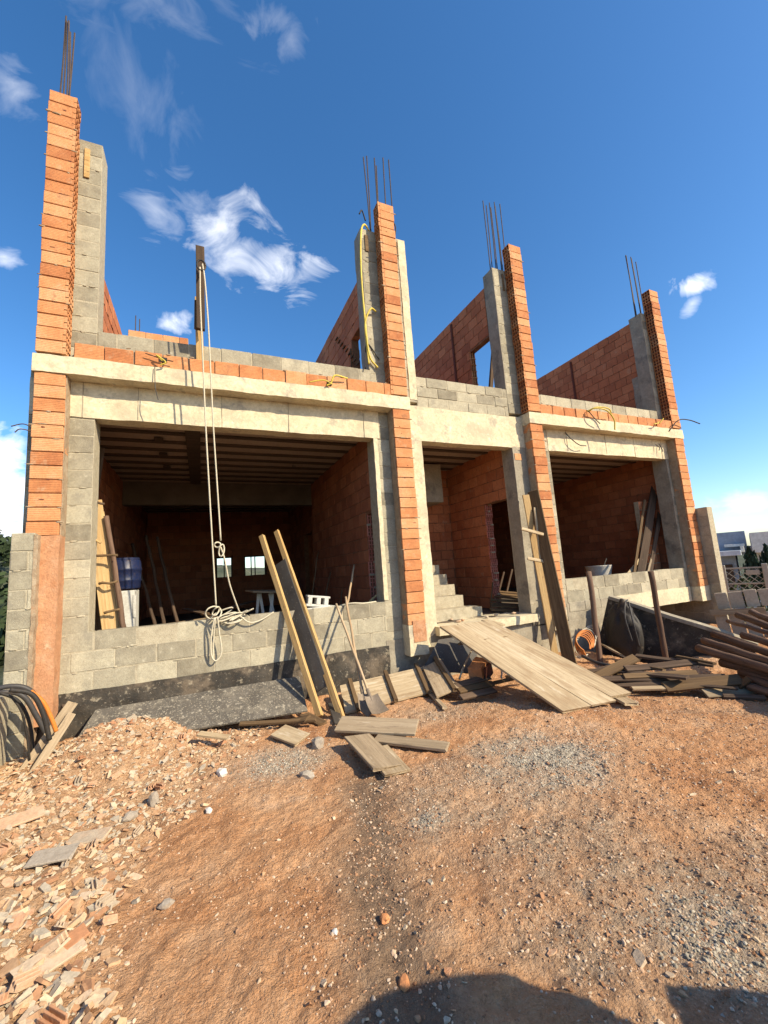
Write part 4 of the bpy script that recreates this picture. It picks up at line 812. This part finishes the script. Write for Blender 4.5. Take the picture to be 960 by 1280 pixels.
# scrap timber
SC = [((795, 820, .2), (892, 831, .2), .1, 'dark', 'dark board on top of the scrap heap below the second stake'), ((845, 821, .24), (893, 831, .22), .05, 'brown', 'thin pale-edged batten at the back of the scrap heap'), ((735, 851, .08), (795, 822, .26), .12, 'brown', 'brown board pointing up to the right at the left of the scrap heap'),
      ((782, 835, .18), (880, 828, .2), .1, 'dark', 'dark board with a lit right end high in the scrap heap'), ((762, 838, .12), (860, 849, .14), .12, 'dark', 'wide dark board buried in the middle of the scrap heap'), ((780, 845, .14), (872, 841, .14), .08, 'brown', 'brown batten in the middle of the scrap heap'), ((737, 850, .1), (907, 847, .1), .09, 'dark', 'longest dark board running through the scrap heap'),
      ((742, 855, .05), (835, 858, .04), .1, 'dark', 'dark board along the bottom left of the scrap heap'), ((832, 858, .06), (927, 850, .1), .14, 'brown', 'wide brown board on edge at the front of the scrap heap'), ((878, 863, .02), (945, 858, .03), .2, 'grey', 'pale grey board lying flat before the wide brown one'), ((790, 862, .03), (838, 861, .03), .06, 'pale', 'short pale batten on the dirt in front of the scrap heap'),
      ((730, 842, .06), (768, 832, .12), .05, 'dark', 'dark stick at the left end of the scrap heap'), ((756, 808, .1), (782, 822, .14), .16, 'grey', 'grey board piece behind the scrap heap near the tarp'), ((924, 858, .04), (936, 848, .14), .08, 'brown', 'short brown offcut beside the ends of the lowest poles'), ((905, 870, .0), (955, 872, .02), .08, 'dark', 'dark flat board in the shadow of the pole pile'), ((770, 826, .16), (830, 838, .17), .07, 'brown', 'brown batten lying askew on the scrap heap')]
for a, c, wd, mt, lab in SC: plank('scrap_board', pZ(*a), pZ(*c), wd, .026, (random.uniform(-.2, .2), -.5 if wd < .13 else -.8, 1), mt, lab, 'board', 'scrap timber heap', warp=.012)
for i in range(10):
    u_ = random.uniform(750, 900); v_ = random.uniform(838, 856); p = pZ(u_, v_, .06); a_ = random.uniform(-1.4, -.8); d = V((math.cos(a_), math.sin(a_), random.uniform(-.04, .08)))*random.uniform(.25, .5)
    plank('splintered_lath', p-d, p+d, random.uniform(.03, .06), .02, (0, -.3, 1), random.choice(['dark', 'brown', 'brown']), 'thin splintered lath lost in the dark scrap timber heap', 'lath', 'laths in the scrap heap', warp=.01)
LG = [((873, 810, 0.28), (960, 834), 'lowest long round pole jutting furthest left from the pole pile'), ((880, 801, 0.34), (960, 824), 'round pole just above the furthest jutting one'), ((892, 792.5, 0.39), (960, 814), 'third round pole up from the furthest jutting one'), ((930, 794, 0.43), (962, 803), 'knotty pole with a crooked end in the pole pile'), ((910, 776, 0.46), (960, 790), 'thin pole above the knotty one in the pole pile'), ((923, 769, 0.53), (960, 781), 'second pole from the top of the pole pile'), ((940, 765, 0.58), (962, 773), 'topmost round pole of the pile at right'), ((903, 828, 0.18), (960, 843), 'reddish pole in shade under the furthest jutting one'), ((937, 848, 0.1), (962, 857), 'bottom pole of the pile resting on the dirt')]
for k, (a, e, lab) in enumerate(LG):
    p = pZ(*a); q = pZ(e[0], e[1], a[2]); d = (q-p).normalized(); r_ = [.05, .046, .045, .045, .03, .048, .046, .05, .05][k]
    pole('wooden_pole', p, p+d*(2.4+.2*(k%3))+V((0, 0, -.05)), r_, r_*.9, 'log', lab, 'pole', 'round poles piled at right', n=12, wob=.006)
for k in range(14):
    zz = .05+.08*(k//5); off = .2+.22*(k % 5)+.1*(k//5); p = V((5.45+off, 3.1-.05*(k % 5)-.12*(k//5), zz)); d = V((-.38, -.92, 0))
    pole('wooden_pole', p, p+d*2.4, .045, .04, 'log', 'round pole packed inside the pile at right, mostly hidden by the others', 'pole', 'inner poles of the pile', n=10, wob=.006)
# left low wall, hoses, planks
llw = thing('low_block_wall', (-1.78, 4.2, 0), 'low sunlit block wall at the left edge with hoses hanging over it', 'wall'); b = MB(); masonry(b, 'y', 2.2, 5.3, -.25, .68, -1.7, .16, .4, .2, .01, .003, side=-1); b.build('blocks', ['block', 'joint'], llw, Matrix.Identity(4))
b = MB(); b.rough((-1.715, 2.2, -.2), (-1.694, 5.28, .67), .08, .006, 7); b.build('render_coat', 'joint', llw, Matrix.Identity(4))
HS = [([(-25, 868), (10, 858), (36, 862), (52, 884), (66, 912)], .022, 'hose', 'thick grey black hose arching highest over the low block wall'), ([(-25, 874), (8, 865), (30, 871), (45, 894), (60, 922)], .022, 'hose', 'thick black hose arching just under the highest one'), ([(0, 866), (20, 874), (32, 890), (39, 914), (42, 948)], .014, 'black', 'black hose dropping down the face of the low block wall'), ([(12, 868), (26, 888), (33, 915), (37, 950)], .009, 'black', 'thin black hose dropping down the face of the low block wall'), ([(38, 864), (54, 878), (64, 898), (70, 914)], .018, 'orange', 'orange corrugated hose curving down beside the black hoses'), ([(12, 862), (40, 868), (54, 892), (62, 925)], .02, 'black', 'black hose between the orange hose and the highest black hose')]
for k, (c, r_, mt, lab) in enumerate(HS): cord('hose', [pY(u, v, 4.95-.05*k+.03*j) for j, (u, v) in enumerate(c)], r_, mt, lab, 'hose', 'hoses over the low wall')
for a, c, wd, mt, lab in [((22, 975, .02), (91, 878, 5.15), .09, 'grey', 'longest grey batten slanting against the rubble by the low wall'), ((34, 978, .05), (89, 893, 5.05), .07, 'grey', 'grey split batten slanting beside the longest grey one'), ((60, 925, .1), (82, 882, 5.25), .06, 'dark', 'dark batten slanting behind the grey ones by the hoses')]:
    plank('batten', pZ(*a), pY(*c), wd, .035, (.5, -.8, .5), mt, lab, 'batten')
# hoist on the parapet and its rope
hp = thing('hoist_post', (0, 5.5, 4.72), 'dark hoist boom on an ochre post standing above the left parapet', 'hoist')
plank('post', (.005, 5.56, 4.32), (-.01, 5.44, 5.3), .09, .05, (0, -1, .1), 'ochre', parent=hp); plank('boom', pY(251, 412, 5.36), pY(250, 309, 5.14), .1, .06, (0, -1, .1), 'dark', parent=hp)
plank('side_batten', pY(244.5, 412, 5.38), pY(245, 376, 5.32), .035, .03, (0, -1, .1), 'brown', parent=hp)
b = MB(); k_ = pY(251.5, 333, 5.1); b.tube(spline([k_+V((.05*math.cos(t), -.02, .07*math.sin(t))) for t in np.linspace(0, 6.2, 9)], 4), .011, 6); b.build('pulley_hook', 'black', hp, Matrix.Identity(4), smooth=True)
RP = [[pY(250, 334, 5.08), pY(250.5, 380, 5.1), pY(254, 460, 5.14), pY(257.5, 539, 5.16), pY(262, 620, 5.2), pY(269, 740, 5.3), pY(270, 757, 5.33)], [pY(253, 330, 5.08), pY(256, 350, 5.08), pY(260, 400, 5.1), pY(264, 480, 5.14), pY(267, 539, 5.16), pY(271, 600, 5.2), pY(276, 676, 5.25)],
      [pY(276, 684, 5.25), pY(281, 700, 5.27), pY(287, 730, 5.35), pY(297, 759, 5.48), pY(300, 766, 5.52)]]
def ring(c, rx, rz, y, tw=0, n=9, a0=0, a1=6.28): return [V((c.x+rx*math.cos(t), c.y+y*math.sin(t*2+tw)*.5, c.z+rz*math.sin(t+tw*.3))) for t in np.linspace(a0, a1, n)]
RP += [ring(pY(272, 681, 5.25), .035, .03, .03), ring(pY(277, 688, 5.25), .03, .07, .03, 1), ring(pY(267, 766, 5.5), .09, .075, .05), ring(pY(270, 764, 5.5), .04, .05, .06, 2)]
for k in range(6): RP.append(ring(pY(278+5*k, 770+random.uniform(-5, 4), 5.52), .09+.04*random.random(), .04+.03*random.random(), .05, random.random()*6, 9, 0, 5.8))
RP += [[pY(268, 772, 5.46), pY(264, 795, 5.5), pY(264, 818, 5.52), pY(270, 826, 5.52), pY(277, 815, 5.52), pY(274, 790, 5.5), pY(272, 772, 5.46)], [pY(269, 772, 5.46), pY(267, 800, 5.52), pY(266, 824, 5.53)], [pY(300, 770, 5.5), pY(312, 778, 5.53), pY(326, 775, 5.56), pY(342, 765, 5.6)]]
cord('rope', RP, .009, 'rope', 'pale knotted rope hanging from the hoist boom down to the left sill', 'rope', n=6, seg=8)
# ------------------------------------------------------------------ inside the left room
ld = thing('makeshift_ladder', (-1.0, 6, .7), 'makeshift wooden ladder of pale boards and a pole leaning inside the left opening', 'ladder')
plank('rail_board', pY(140, 800, 5.95), pY(117, 626, 6.05), .17, .03, (.2, -1, .2), 'pine', parent=ld); plank('rail_board', pY(152, 800, 5.98), pY(126, 640, 6.1), .07, .03, (.2, -1, .2), 'pine', parent=ld); pole('rail_pole', pY(157, 795, 5.9), pY(133, 645, 6.0), .03, .028, 'log', parent=ld)
for (p_, q_, m_) in (((112, 625), (130, 630), 'dark'), ((115, 694), (147, 694), 'brown'), ((123, 730), (147, 727), 'brown'), ((130, 766), (150, 761), 'brown'), ((112, 668), (127, 678), 'pine')): pole('rung', pY(*p_, 5.88), pY(*q_, 5.85), .016, .014, m_, parent=ld)
plank('board', pY(122, 800, 6.1), pY(115, 690, 6.3), .1, .025, (.2, -1, 0), 'brown', 'reddish board upright at the left edge of the left opening', 'board')
plank('board', pY(116, 640, 6.4), pY(128, 560, 6.5), .06, .025, (.2, -1, 0), 'dark', 'dark board above the ladder in the left opening', 'board')
dm = thing('blue_drum', (-1.08, 6.75, 1.1), 'blue plastic drum standing on the white crate inside the left room', 'drum'); c = V((-.98, 6.75, 1.58)); b = MB()
prof = [(0, .19), (.02, .2), (.1, .205), (.11, .215), (.13, .205), (.25, .21), (.26, .22), (.28, .21), (.38, .2), (.4, .18)]
b.tube([c+V((0, 0, z)) for z, r in prof], [r for z, r in prof], 20); b.build('body', 'blue', dm, Matrix.Identity(4), smooth=True); b = MB(); b.tube([c+V((0, 0, .395)), c+V((0, 0, .425))], .185, 20); b.build('lid', 'blue', dm, Matrix.Identity(4))
wc = thing('white_crate', (-.95, 6.75, .7), 'dusty white appliance crate under the blue drum', 'crate'); b = MB(); b.box((-1.2, 6.5, .7), (-.82, 6.95, 1.56), .01); b.build('body', 'white', wc, Matrix.Identity(4)); b = MB(); b.box((-.835, 6.49, 1.2), (-.8, 6.5, 1.5), .002); b.build('edge_strip', 'white', wc, Matrix.Identity(4))
for p_, q_, lab in (((195, 785), (165, 680), 'leftmost dim pole leaning deep inside the left room'), ((206, 785), (183, 670), 'middle dim pole leaning deep inside the left room'), ((222, 782), (196, 672), 'rightmost dim pole leaning deep inside the left room')): pole('leaning_pole', pY(*p_, 8.2), pY(*q_, 9.3), .03, .028, 'dark', lab, 'pole', 'poles leaning in the left room')
tb = thing('trestle_table', (1.05, 8, .7), 'small pale trestle table standing deep in the left room', 'table')
plank('top', pY(312, 739, 8), pY(348, 739, 8.1), .5, .03, (0, -.05, 1), 'grey', parent=tb)
for p_, q_ in (((323, 742), (321, 768)), ((337, 742), (342, 768)), ((341, 742), (338, 768)), ((325, 742), (329, 768))): plank('leg', pY(*p_, 8.05), pY(*q_, 8.05), .05, .03, (0, -1, 0), 'white', parent=tb)
wb = thing('white_block', tuple(pY(397, 760, 5.72)), 'white foam filler block lying on the sill right of the leaning formwork', 'block'); c = pY(397, 752, 5.74); b = MB()
for lo, hi in (((-.16, -.07, .03), (.16, .07, .06)), ((-.17, -.07, -.09), (.17, .07, -.055)), ((-.15, -.07, -.06), (-.09, .07, .04)), ((.08, -.07, -.06), (.14, .07, .04)), ((-.03, -.07, -.06), (.03, .07, .035))): b.box(lo, hi, .006)
b.build('web', 'white', wb, Matrix.Translation(c+V((0, 0, .02))) @ Matrix.Rotation(.15, 4, 'Y'))
b = MB(); b.box((-.2, -.09, -.02), (.2, .09, 0), .004); b.build('flange', 'white', wb, Matrix.Translation(c+V((.02, 0, -.07))))
pole('stick', pY(432, 768, 5.75), pY(443, 706, 6.25), .018, .014, 'shaft', 'reddish stick leaning inside the left opening above the shovel', 'stick')
for p_, q_, lab in (((400, 775), (413, 715), 'thin dark stick against the brick wall deep in the left room'), ((425, 775), (430, 700), 'thin upright stick against the brick wall in the left room'), ((385, 775), (398, 690), 'long thin stick by the inner corner of the left room')): pole('stick', pY(*p_, 7.4), pY(*q_, 7.9), .013, .012, 'brown', lab, 'stick')
plank('board', pY(462, 752, 6.0), pY(478, 738, 5.9), .03, .02, (0, -1, 0), 'pine', 'pinkish offcut at the foot of the broken red brick end', 'board')
cord('sill_cable', [pY(425, 757, 5.68), pY(440, 754, 5.6), pY(455, 754, 5.62), pY(470, 752, 5.68)], .01, 'rope', 'pale cable lying along the top of the left sill', 'cable')
for i in range(7):
    x, y = random.uniform(-.6, 1.6), random.uniform(6.6, 9); a_ = random.random()*3.1; d = V((math.cos(a_), math.sin(a_), .05))*random.uniform(.3, .7)
    plank('loose_board', V((x, y, .78+.06*i))-d, V((x, y, .78+.06*i))+d, .12, .025, (0, 0, 1), random.choice(['grey', 'brown', 'dark']), 'dim board on the floor clutter of the left room', 'board', 'boards on the left room floor')
# seen through the side door of the hall
for i in range(7):
    a, c = (616+random.uniform(-3, 3), 738+4*i+random.uniform(-1, 1)), (655, 742+3.4*i+random.uniform(-2, 2)); p = pY(*a, 6.9-.12*i); q = pY(*c, 6.6-.1*i)
    plank('floor_board', p, q, .09, .025, (0, -.3, 1), random.choice(['brown', 'dark', 'brown']), 'reddish board in the stack on the floor beyond the hall doorway', 'board', 'boards beyond the hall doorway')
for p_, q_, lab in (((622, 745), (630, 715), 'thin prop leaning left beyond the hall doorway'), ((632, 745), (640, 712), 'thin prop leaning right beyond the hall doorway')): plank('prop', pY(*p_, 7.2), pY(*q_, 7.2), .04, .03, (0, -1, 0), 'dark', lab, 'prop')
plank('stick', pY(613, 762, 6.5), pY(616, 728, 6.6), .025, .02, (0, -1, 0), 'brown', 'pinkish stick leaning on the broken red jamb of the hall doorway', 'stick')
for i in range(6): lump('hall_debris', random.uniform(3.6, 5), random.uniform(5.65, 5.95), .03, 'shard', 'mortar crumb on the threshold by the ramp top', 'crumb', (1.3, 1, .6), 30+i, 'crumbs on the threshold')
for o in COL.objects:
    if o.name.startswith('hall_debris'): o.matrix_basis.translation.z = .72
# inside the right room
pl = []
for p_, q_, w_, mt, lab in (((800, 722), (822, 590), .16, 'dark', 'widest dark board leaning in the right corner of the right bay'), ((792, 722), (806, 625), .05, 'brown', 'brown batten leaning left of the dark boards in the right bay'), ((812, 722), (831, 600), .08, 'dark', 'narrow dark board leaning beside the widest one in the right bay'), ((808, 722), (829, 640), .04, 'grey', 'thin grey lath across the dark boards in the right bay')): plank('leaning_board', pY(*p_, 5.95), pY(*q_, 6.1), w_, .03, (-.6, -1, 0), mt, lab, 'board')
b = MB(); masonry(b, 'x', 9.12, 9.58, .72, 2.75, 6.15, .12, .24, .2, .014, .01); o = b.build('block_stack', ['wallbrick', 'joint']); tag(o, 'tall stack of loose bricks behind the leaning boards in the right bay', 'brick stack')
ch = thing('board_pair', tuple(pY(797, 720, 6.0)), 'pair of short pale boards tilted on the sill of the right bay', 'boards'); plank('board', pY(783, 720, 6.1), pY(806, 692, 6.2), .06, .02, (-.5, -1, .5), 'pale', parent=ch); plank('board', pY(790, 720, 6.05), pY(810, 693, 6.15), .06, .02, (-.5, -1, .5), 'pale', parent=ch)
wbw = thing('mixing_tub', tuple(pY(745, 730, 7)), 'grey round mixing tub standing behind the right sill', 'tub'); c = pY(748, 708, 6.8); b = MB(); pr_ = [(-.5, .2), (-.2, .24), (0, .28), (.02, .29), (.015, .25), (-.2, .2)]
b.tube([c+V((0, 0, z)) for z, r in pr_], [r for z, r in pr_], 18); b.build('bowl', 'cement', wbw, Matrix.Identity(4), smooth=True); pole('stirring_stick', c+V((.05, 0, -.3)), pY(758, 698, 6.7), .012, .012, 'pale', parent=wbw)
# ------------------------------------------------------------------ beyond the site
AZR = math.radians(65); dn, rr = V((math.sin(AZR), math.cos(AZR), 0)), V((math.cos(AZR), -math.sin(AZR), 0))
def loc(u, v, d): s = sky_dir(u, v); t = d/s.dot(dn); return (s*t).dot(rr), 1.6+s.z*t
MR = Matrix((rr, dn, V((0, 0, 1)))).transposed().to_4x4()
nh = thing('neighbour_house', tuple(dn*27), 'modern flat-roofed blue-grey and white house beyond the lattice fence', 'house')
def nb(name, px0, py0, px1, py1, d, dep, mat, zb=None):
    x0, z1 = loc(px0, py0, d); x1, z0 = loc(px1, py1, d); b = MB(); b.box((x0, d, zb if zb is not None else z0), (x1, d+dep, z1), .01); return b.build(name, mat, nh, MR)
nb('upper_block', 889, 667, 936, 693, 26, 5, 'bluewall'); nb('white_parapet', 936.4, 666, 1100, 682, 25.6, 5.4, 'whitewall'); nb('lower_wall', 893, 694, 928, 742, 26.5, 4.4, 'bluewall', -2.6); nb('side_wall', 928.3, 683, 1100, 742, 26.2, 4.6, 'greywall', -2.6)
nb('canopy', 890, 690, 927, 694, 24.6, 2.4, 'greywall'); nb('canopy_edge', 905, 681, 931, 682.5, 25.7, .25, 'whitewall'); nb('white_return', 925, 683, 931, 690, 25.2, 1., 'whitewall'); nb('garage_dark_panel', 902, 706, 921, 735, 26.42, .06, 'dark')  # dark panel on the wall stands in for the shade of a garage opening
lf = thing('lattice_fence', tuple(dn*15), 'pale metal lattice fence with diagonal bars in front of the neighbour house', 'fence')
x0, z1 = loc(903, 711, 15); x1, _ = loc(1010, 711, 15); zb = z1-.62; b = MB(); st = .17
k = x0-.7
while k < x1:
    for sg in (1, -1):
        a, c = (k, k+.62) if sg > 0 else (k+.62, k); b.tube([(a, 15, zb), (c, 15+.01*sg, z1)], .008, 4)
    k += st
b.build('lattice', 'galv', lf, MR)
for zz in (zb, z1, zb+.2): b = MB(); b.box((x0-.1, 14.98, zz-.02), (x1, 15.02, zz+.02)); b.build('rail', 'galv', lf, MR)
for px in (958, 905): xx = loc(px, 720, 15)[0]; b = MB(); b.box((xx-.06, 14.9, -2.2), (xx+.06, 15.02, z1+.1), .01); b.build('post', 'galv', lf, MR)
xx, zz = loc(941, 715.5, 14.95); b = MB(); b.box((xx-.14, 14.93, zz-.06), (xx+.14, 14.95, zz+.07), .004); b.build('plate', 'galv', lf, MR)
x0, z1 = loc(903, 729, 15.5); hb = MB()
for k in range(1500):
    c = V((random.uniform(x0, x0+4), random.uniform(15.3, 16.2), random.uniform(-1.8, z1+.1))); s_ = random.uniform(.05, .12); n = V((random.gauss(0, 1), random.gauss(0, 1), random.gauss(0, 1))).normalized(); t = n.orthogonal().normalized(); q = n.cross(t)
    hb.add([tuple(c+t*s_), tuple(c+q*s_*.5), tuple(c-t*s_), tuple(c-q*s_*.5)], [(0, 1, 2, 3)])
ho = hb.build('hedge', 'leaf', None, MR); tag(ho, 'dark low hedge behind the foot of the lattice fence', 'hedge')
def cyp(u, v, d, h, r, lab):
    x, z = loc(u, v, d); p = MR @ V((x, d, z-h)); o = thing('cypress_tree', tuple(p), lab, 'tree', 'cypresses by the neighbour house'); b = MB(); b.tube([p-V((0, 0, .4)), p+V((0, 0, h*.9))], [.06, .02], 6); b.build('trunk', 'bark', o, Matrix.Identity(4)); b = MB()
    for k in range(750):
        t = random.random()**.75; a_ = random.random()*6.28; rr_ = r*(1-t)**.8*math.sqrt(random.random())*(1+.35*math.sin(a_*3+t*9)); c = p+V((rr_*math.cos(a_), rr_*math.sin(a_), .15*h+t*h*.85)); s_ = random.uniform(.05, .11)
        n = V((random.gauss(0, 1), random.gauss(0, 1), random.gauss(0, .3))).normalized(); q = V((random.gauss(0, .25), random.gauss(0, .25), 1)).normalized()
        b.add([tuple(c-q*s_), tuple(c+n*s_*.45), tuple(c+q*s_*1.3), tuple(c-n*s_*.45)], [(0, 1, 2, 3)])
    b.build('crown', 'cypress', o, Matrix.Identity(4))
cyp(935, 686, 18, 1.9, .42, 'pointed cypress seen left of the plate on the lattice fence'); cyp(942, 692, 18.3, 1.7, .38, 'shorter cypress just right of the pointed one behind the lattice fence'); cyp(957, 683, 18, 2.2, .55, 'cypress at the right edge of the photo behind the lattice fence')
pw = thing('precast_wall', tuple(dn*10), 'low wall of tilted tan precast panels beyond the right corner of the house', 'wall')
x0, z1 = loc(893, 741, 10); x1 = loc(1060, 741, 10)[0]; k = x0
while k < x1:
    wd = random.uniform(.16, .24); dz = .11*(k-x0); b = MB(); R_ = Matrix.Rotation(-.08, 4, 'Y'); b.box((k, 10+random.uniform(0, .02), z1-.3+dz), (k+wd-.02, 10.06, z1+dz+random.uniform(-.015, .02)), .006, R=R_); b.build('panel', 'precast', pw, MR)
    b = MB(); b.box((k, 9.98+random.uniform(0, .02), z1-1.9), (k+wd-.02, 10.05, z1-.37+dz*.5), .006, R=R_); b.build('panel', 'precast', pw, MR); k += wd
m0 = MR @ V((x0-.1, 9.93, z1-.36)); m1 = MR @ V((loc(952, 741, 10)[0], 9.9, z1-.3)); plank('rail_board', m0, m1, .1, .04, -dn, 'grey', parent=pw)
# wooded hill far left
fb = MB()
for k in range(190):
    a_ = math.radians(random.uniform(-40, -8)); dd = random.uniform(48, 125); x, y = math.sin(a_)*dd, math.cos(a_)*dd; z = g1(x, y); r_ = random.uniform(2.2, 4.2)
    for q_ in range(120):
        n = V((random.gauss(0, 1), random.gauss(0, 1), random.gauss(0, 1))).normalized(); c = V((x, y, z+r_*.9))+V((n.x*r_, n.y*r_, n.z*r_*.95))*random.uniform(.6, 1.05); s_ = random.uniform(.35, .8); t = (n+V((random.gauss(0, .5), random.gauss(0, .5), random.gauss(0, .5)))).normalized().orthogonal().normalized(); q = t.cross(n).normalized()
        fb.add([tuple(c+t*s_), tuple(c+q*s_*.7), tuple(c-t*s_), tuple(c-q*s_*.7)], [(0, 1, 2, 3)])
tag(fb.build('wooded_hillside', 'leaf', None, Matrix.Identity(4)), 'far dark green wooded hillside left of the house', 'woodland', kind='stuff')
# unseen tank and stack, added behind the camera only to cast the foreground shadows
x, y, r, h_ = 1.86, -.57, .63, 1.6
o = thing('shadow_tank', (x, y, 0), 'round blue tank with domed lid added unseen behind the camera to cast a shadow', 'shadow caster'); b = MB(); z0 = -.15; pf = [(z0, r*.86), (z0+.04, r*.88), (h_*.3, r*.92), (h_*.31, r*.95), (h_*.34, r*.93), (h_*.8, r)]; b.tube([V((x, y, z)) for z, _ in pf], [q for _, q in pf], 32); b.build('body', 'blue', o, Matrix.Identity(4))
b = MB(); pf = [(h_*.801, r*1.05), (h_*.84, r*1.05), (h_*.9, r*.92), (h_*.95, r*.68), (h_*.98, r*.4), (h_, r*.14)]; b.tube([V((x, y, z)) for z, _ in pf], [q for _, q in pf], 32); b.build('lid', 'blue', o, Matrix.Identity(4), smooth=True)
bs = MB(); ex = V((.83, -.56, 0)).normalized(); ey = V((-.35, -.94, 0)); ey = (ey-ex*ey.dot(ex)).normalized(); Mx = Matrix((ex, ey, ex.cross(ey))).transposed().to_4x4() if ex.cross(ey).z > 0 else Matrix((ey, ex, ey.cross(ex))).transposed().to_4x4(); Mx.translation = V((2.5, -.02, -.08)); fl = ex.cross(ey).z > 0
for k in range(6):
    for i in range(3):
        for j in range(5):
            a, c = (.4*i, .2*j) if fl else (.2*j, .4*i); e, d = (.39, .19) if fl else (.19, .39); q = random.uniform(-.006, .006); bs.box((a+q, c+q, k*.195), (a+e+q, c+d+q, k*.195+.19), .004)
tag(bs.build('block_stack', ['block'], None, Mx), 'neat stack of grey concrete blocks added unseen behind the camera to cast a shadow', 'block stack')
sc.view_settings.view_transform = 'Standard'; sc.view_settings.look = 'None'; sc.view_settings.gamma = 1; sc.view_settings.use_curve_mapping = False; sc.view_settings.exposure = .8
sc.cycles.use_denoising = True; sc.cycles.max_bounces = 6; sc.cycles.diffuse_bounces = 4
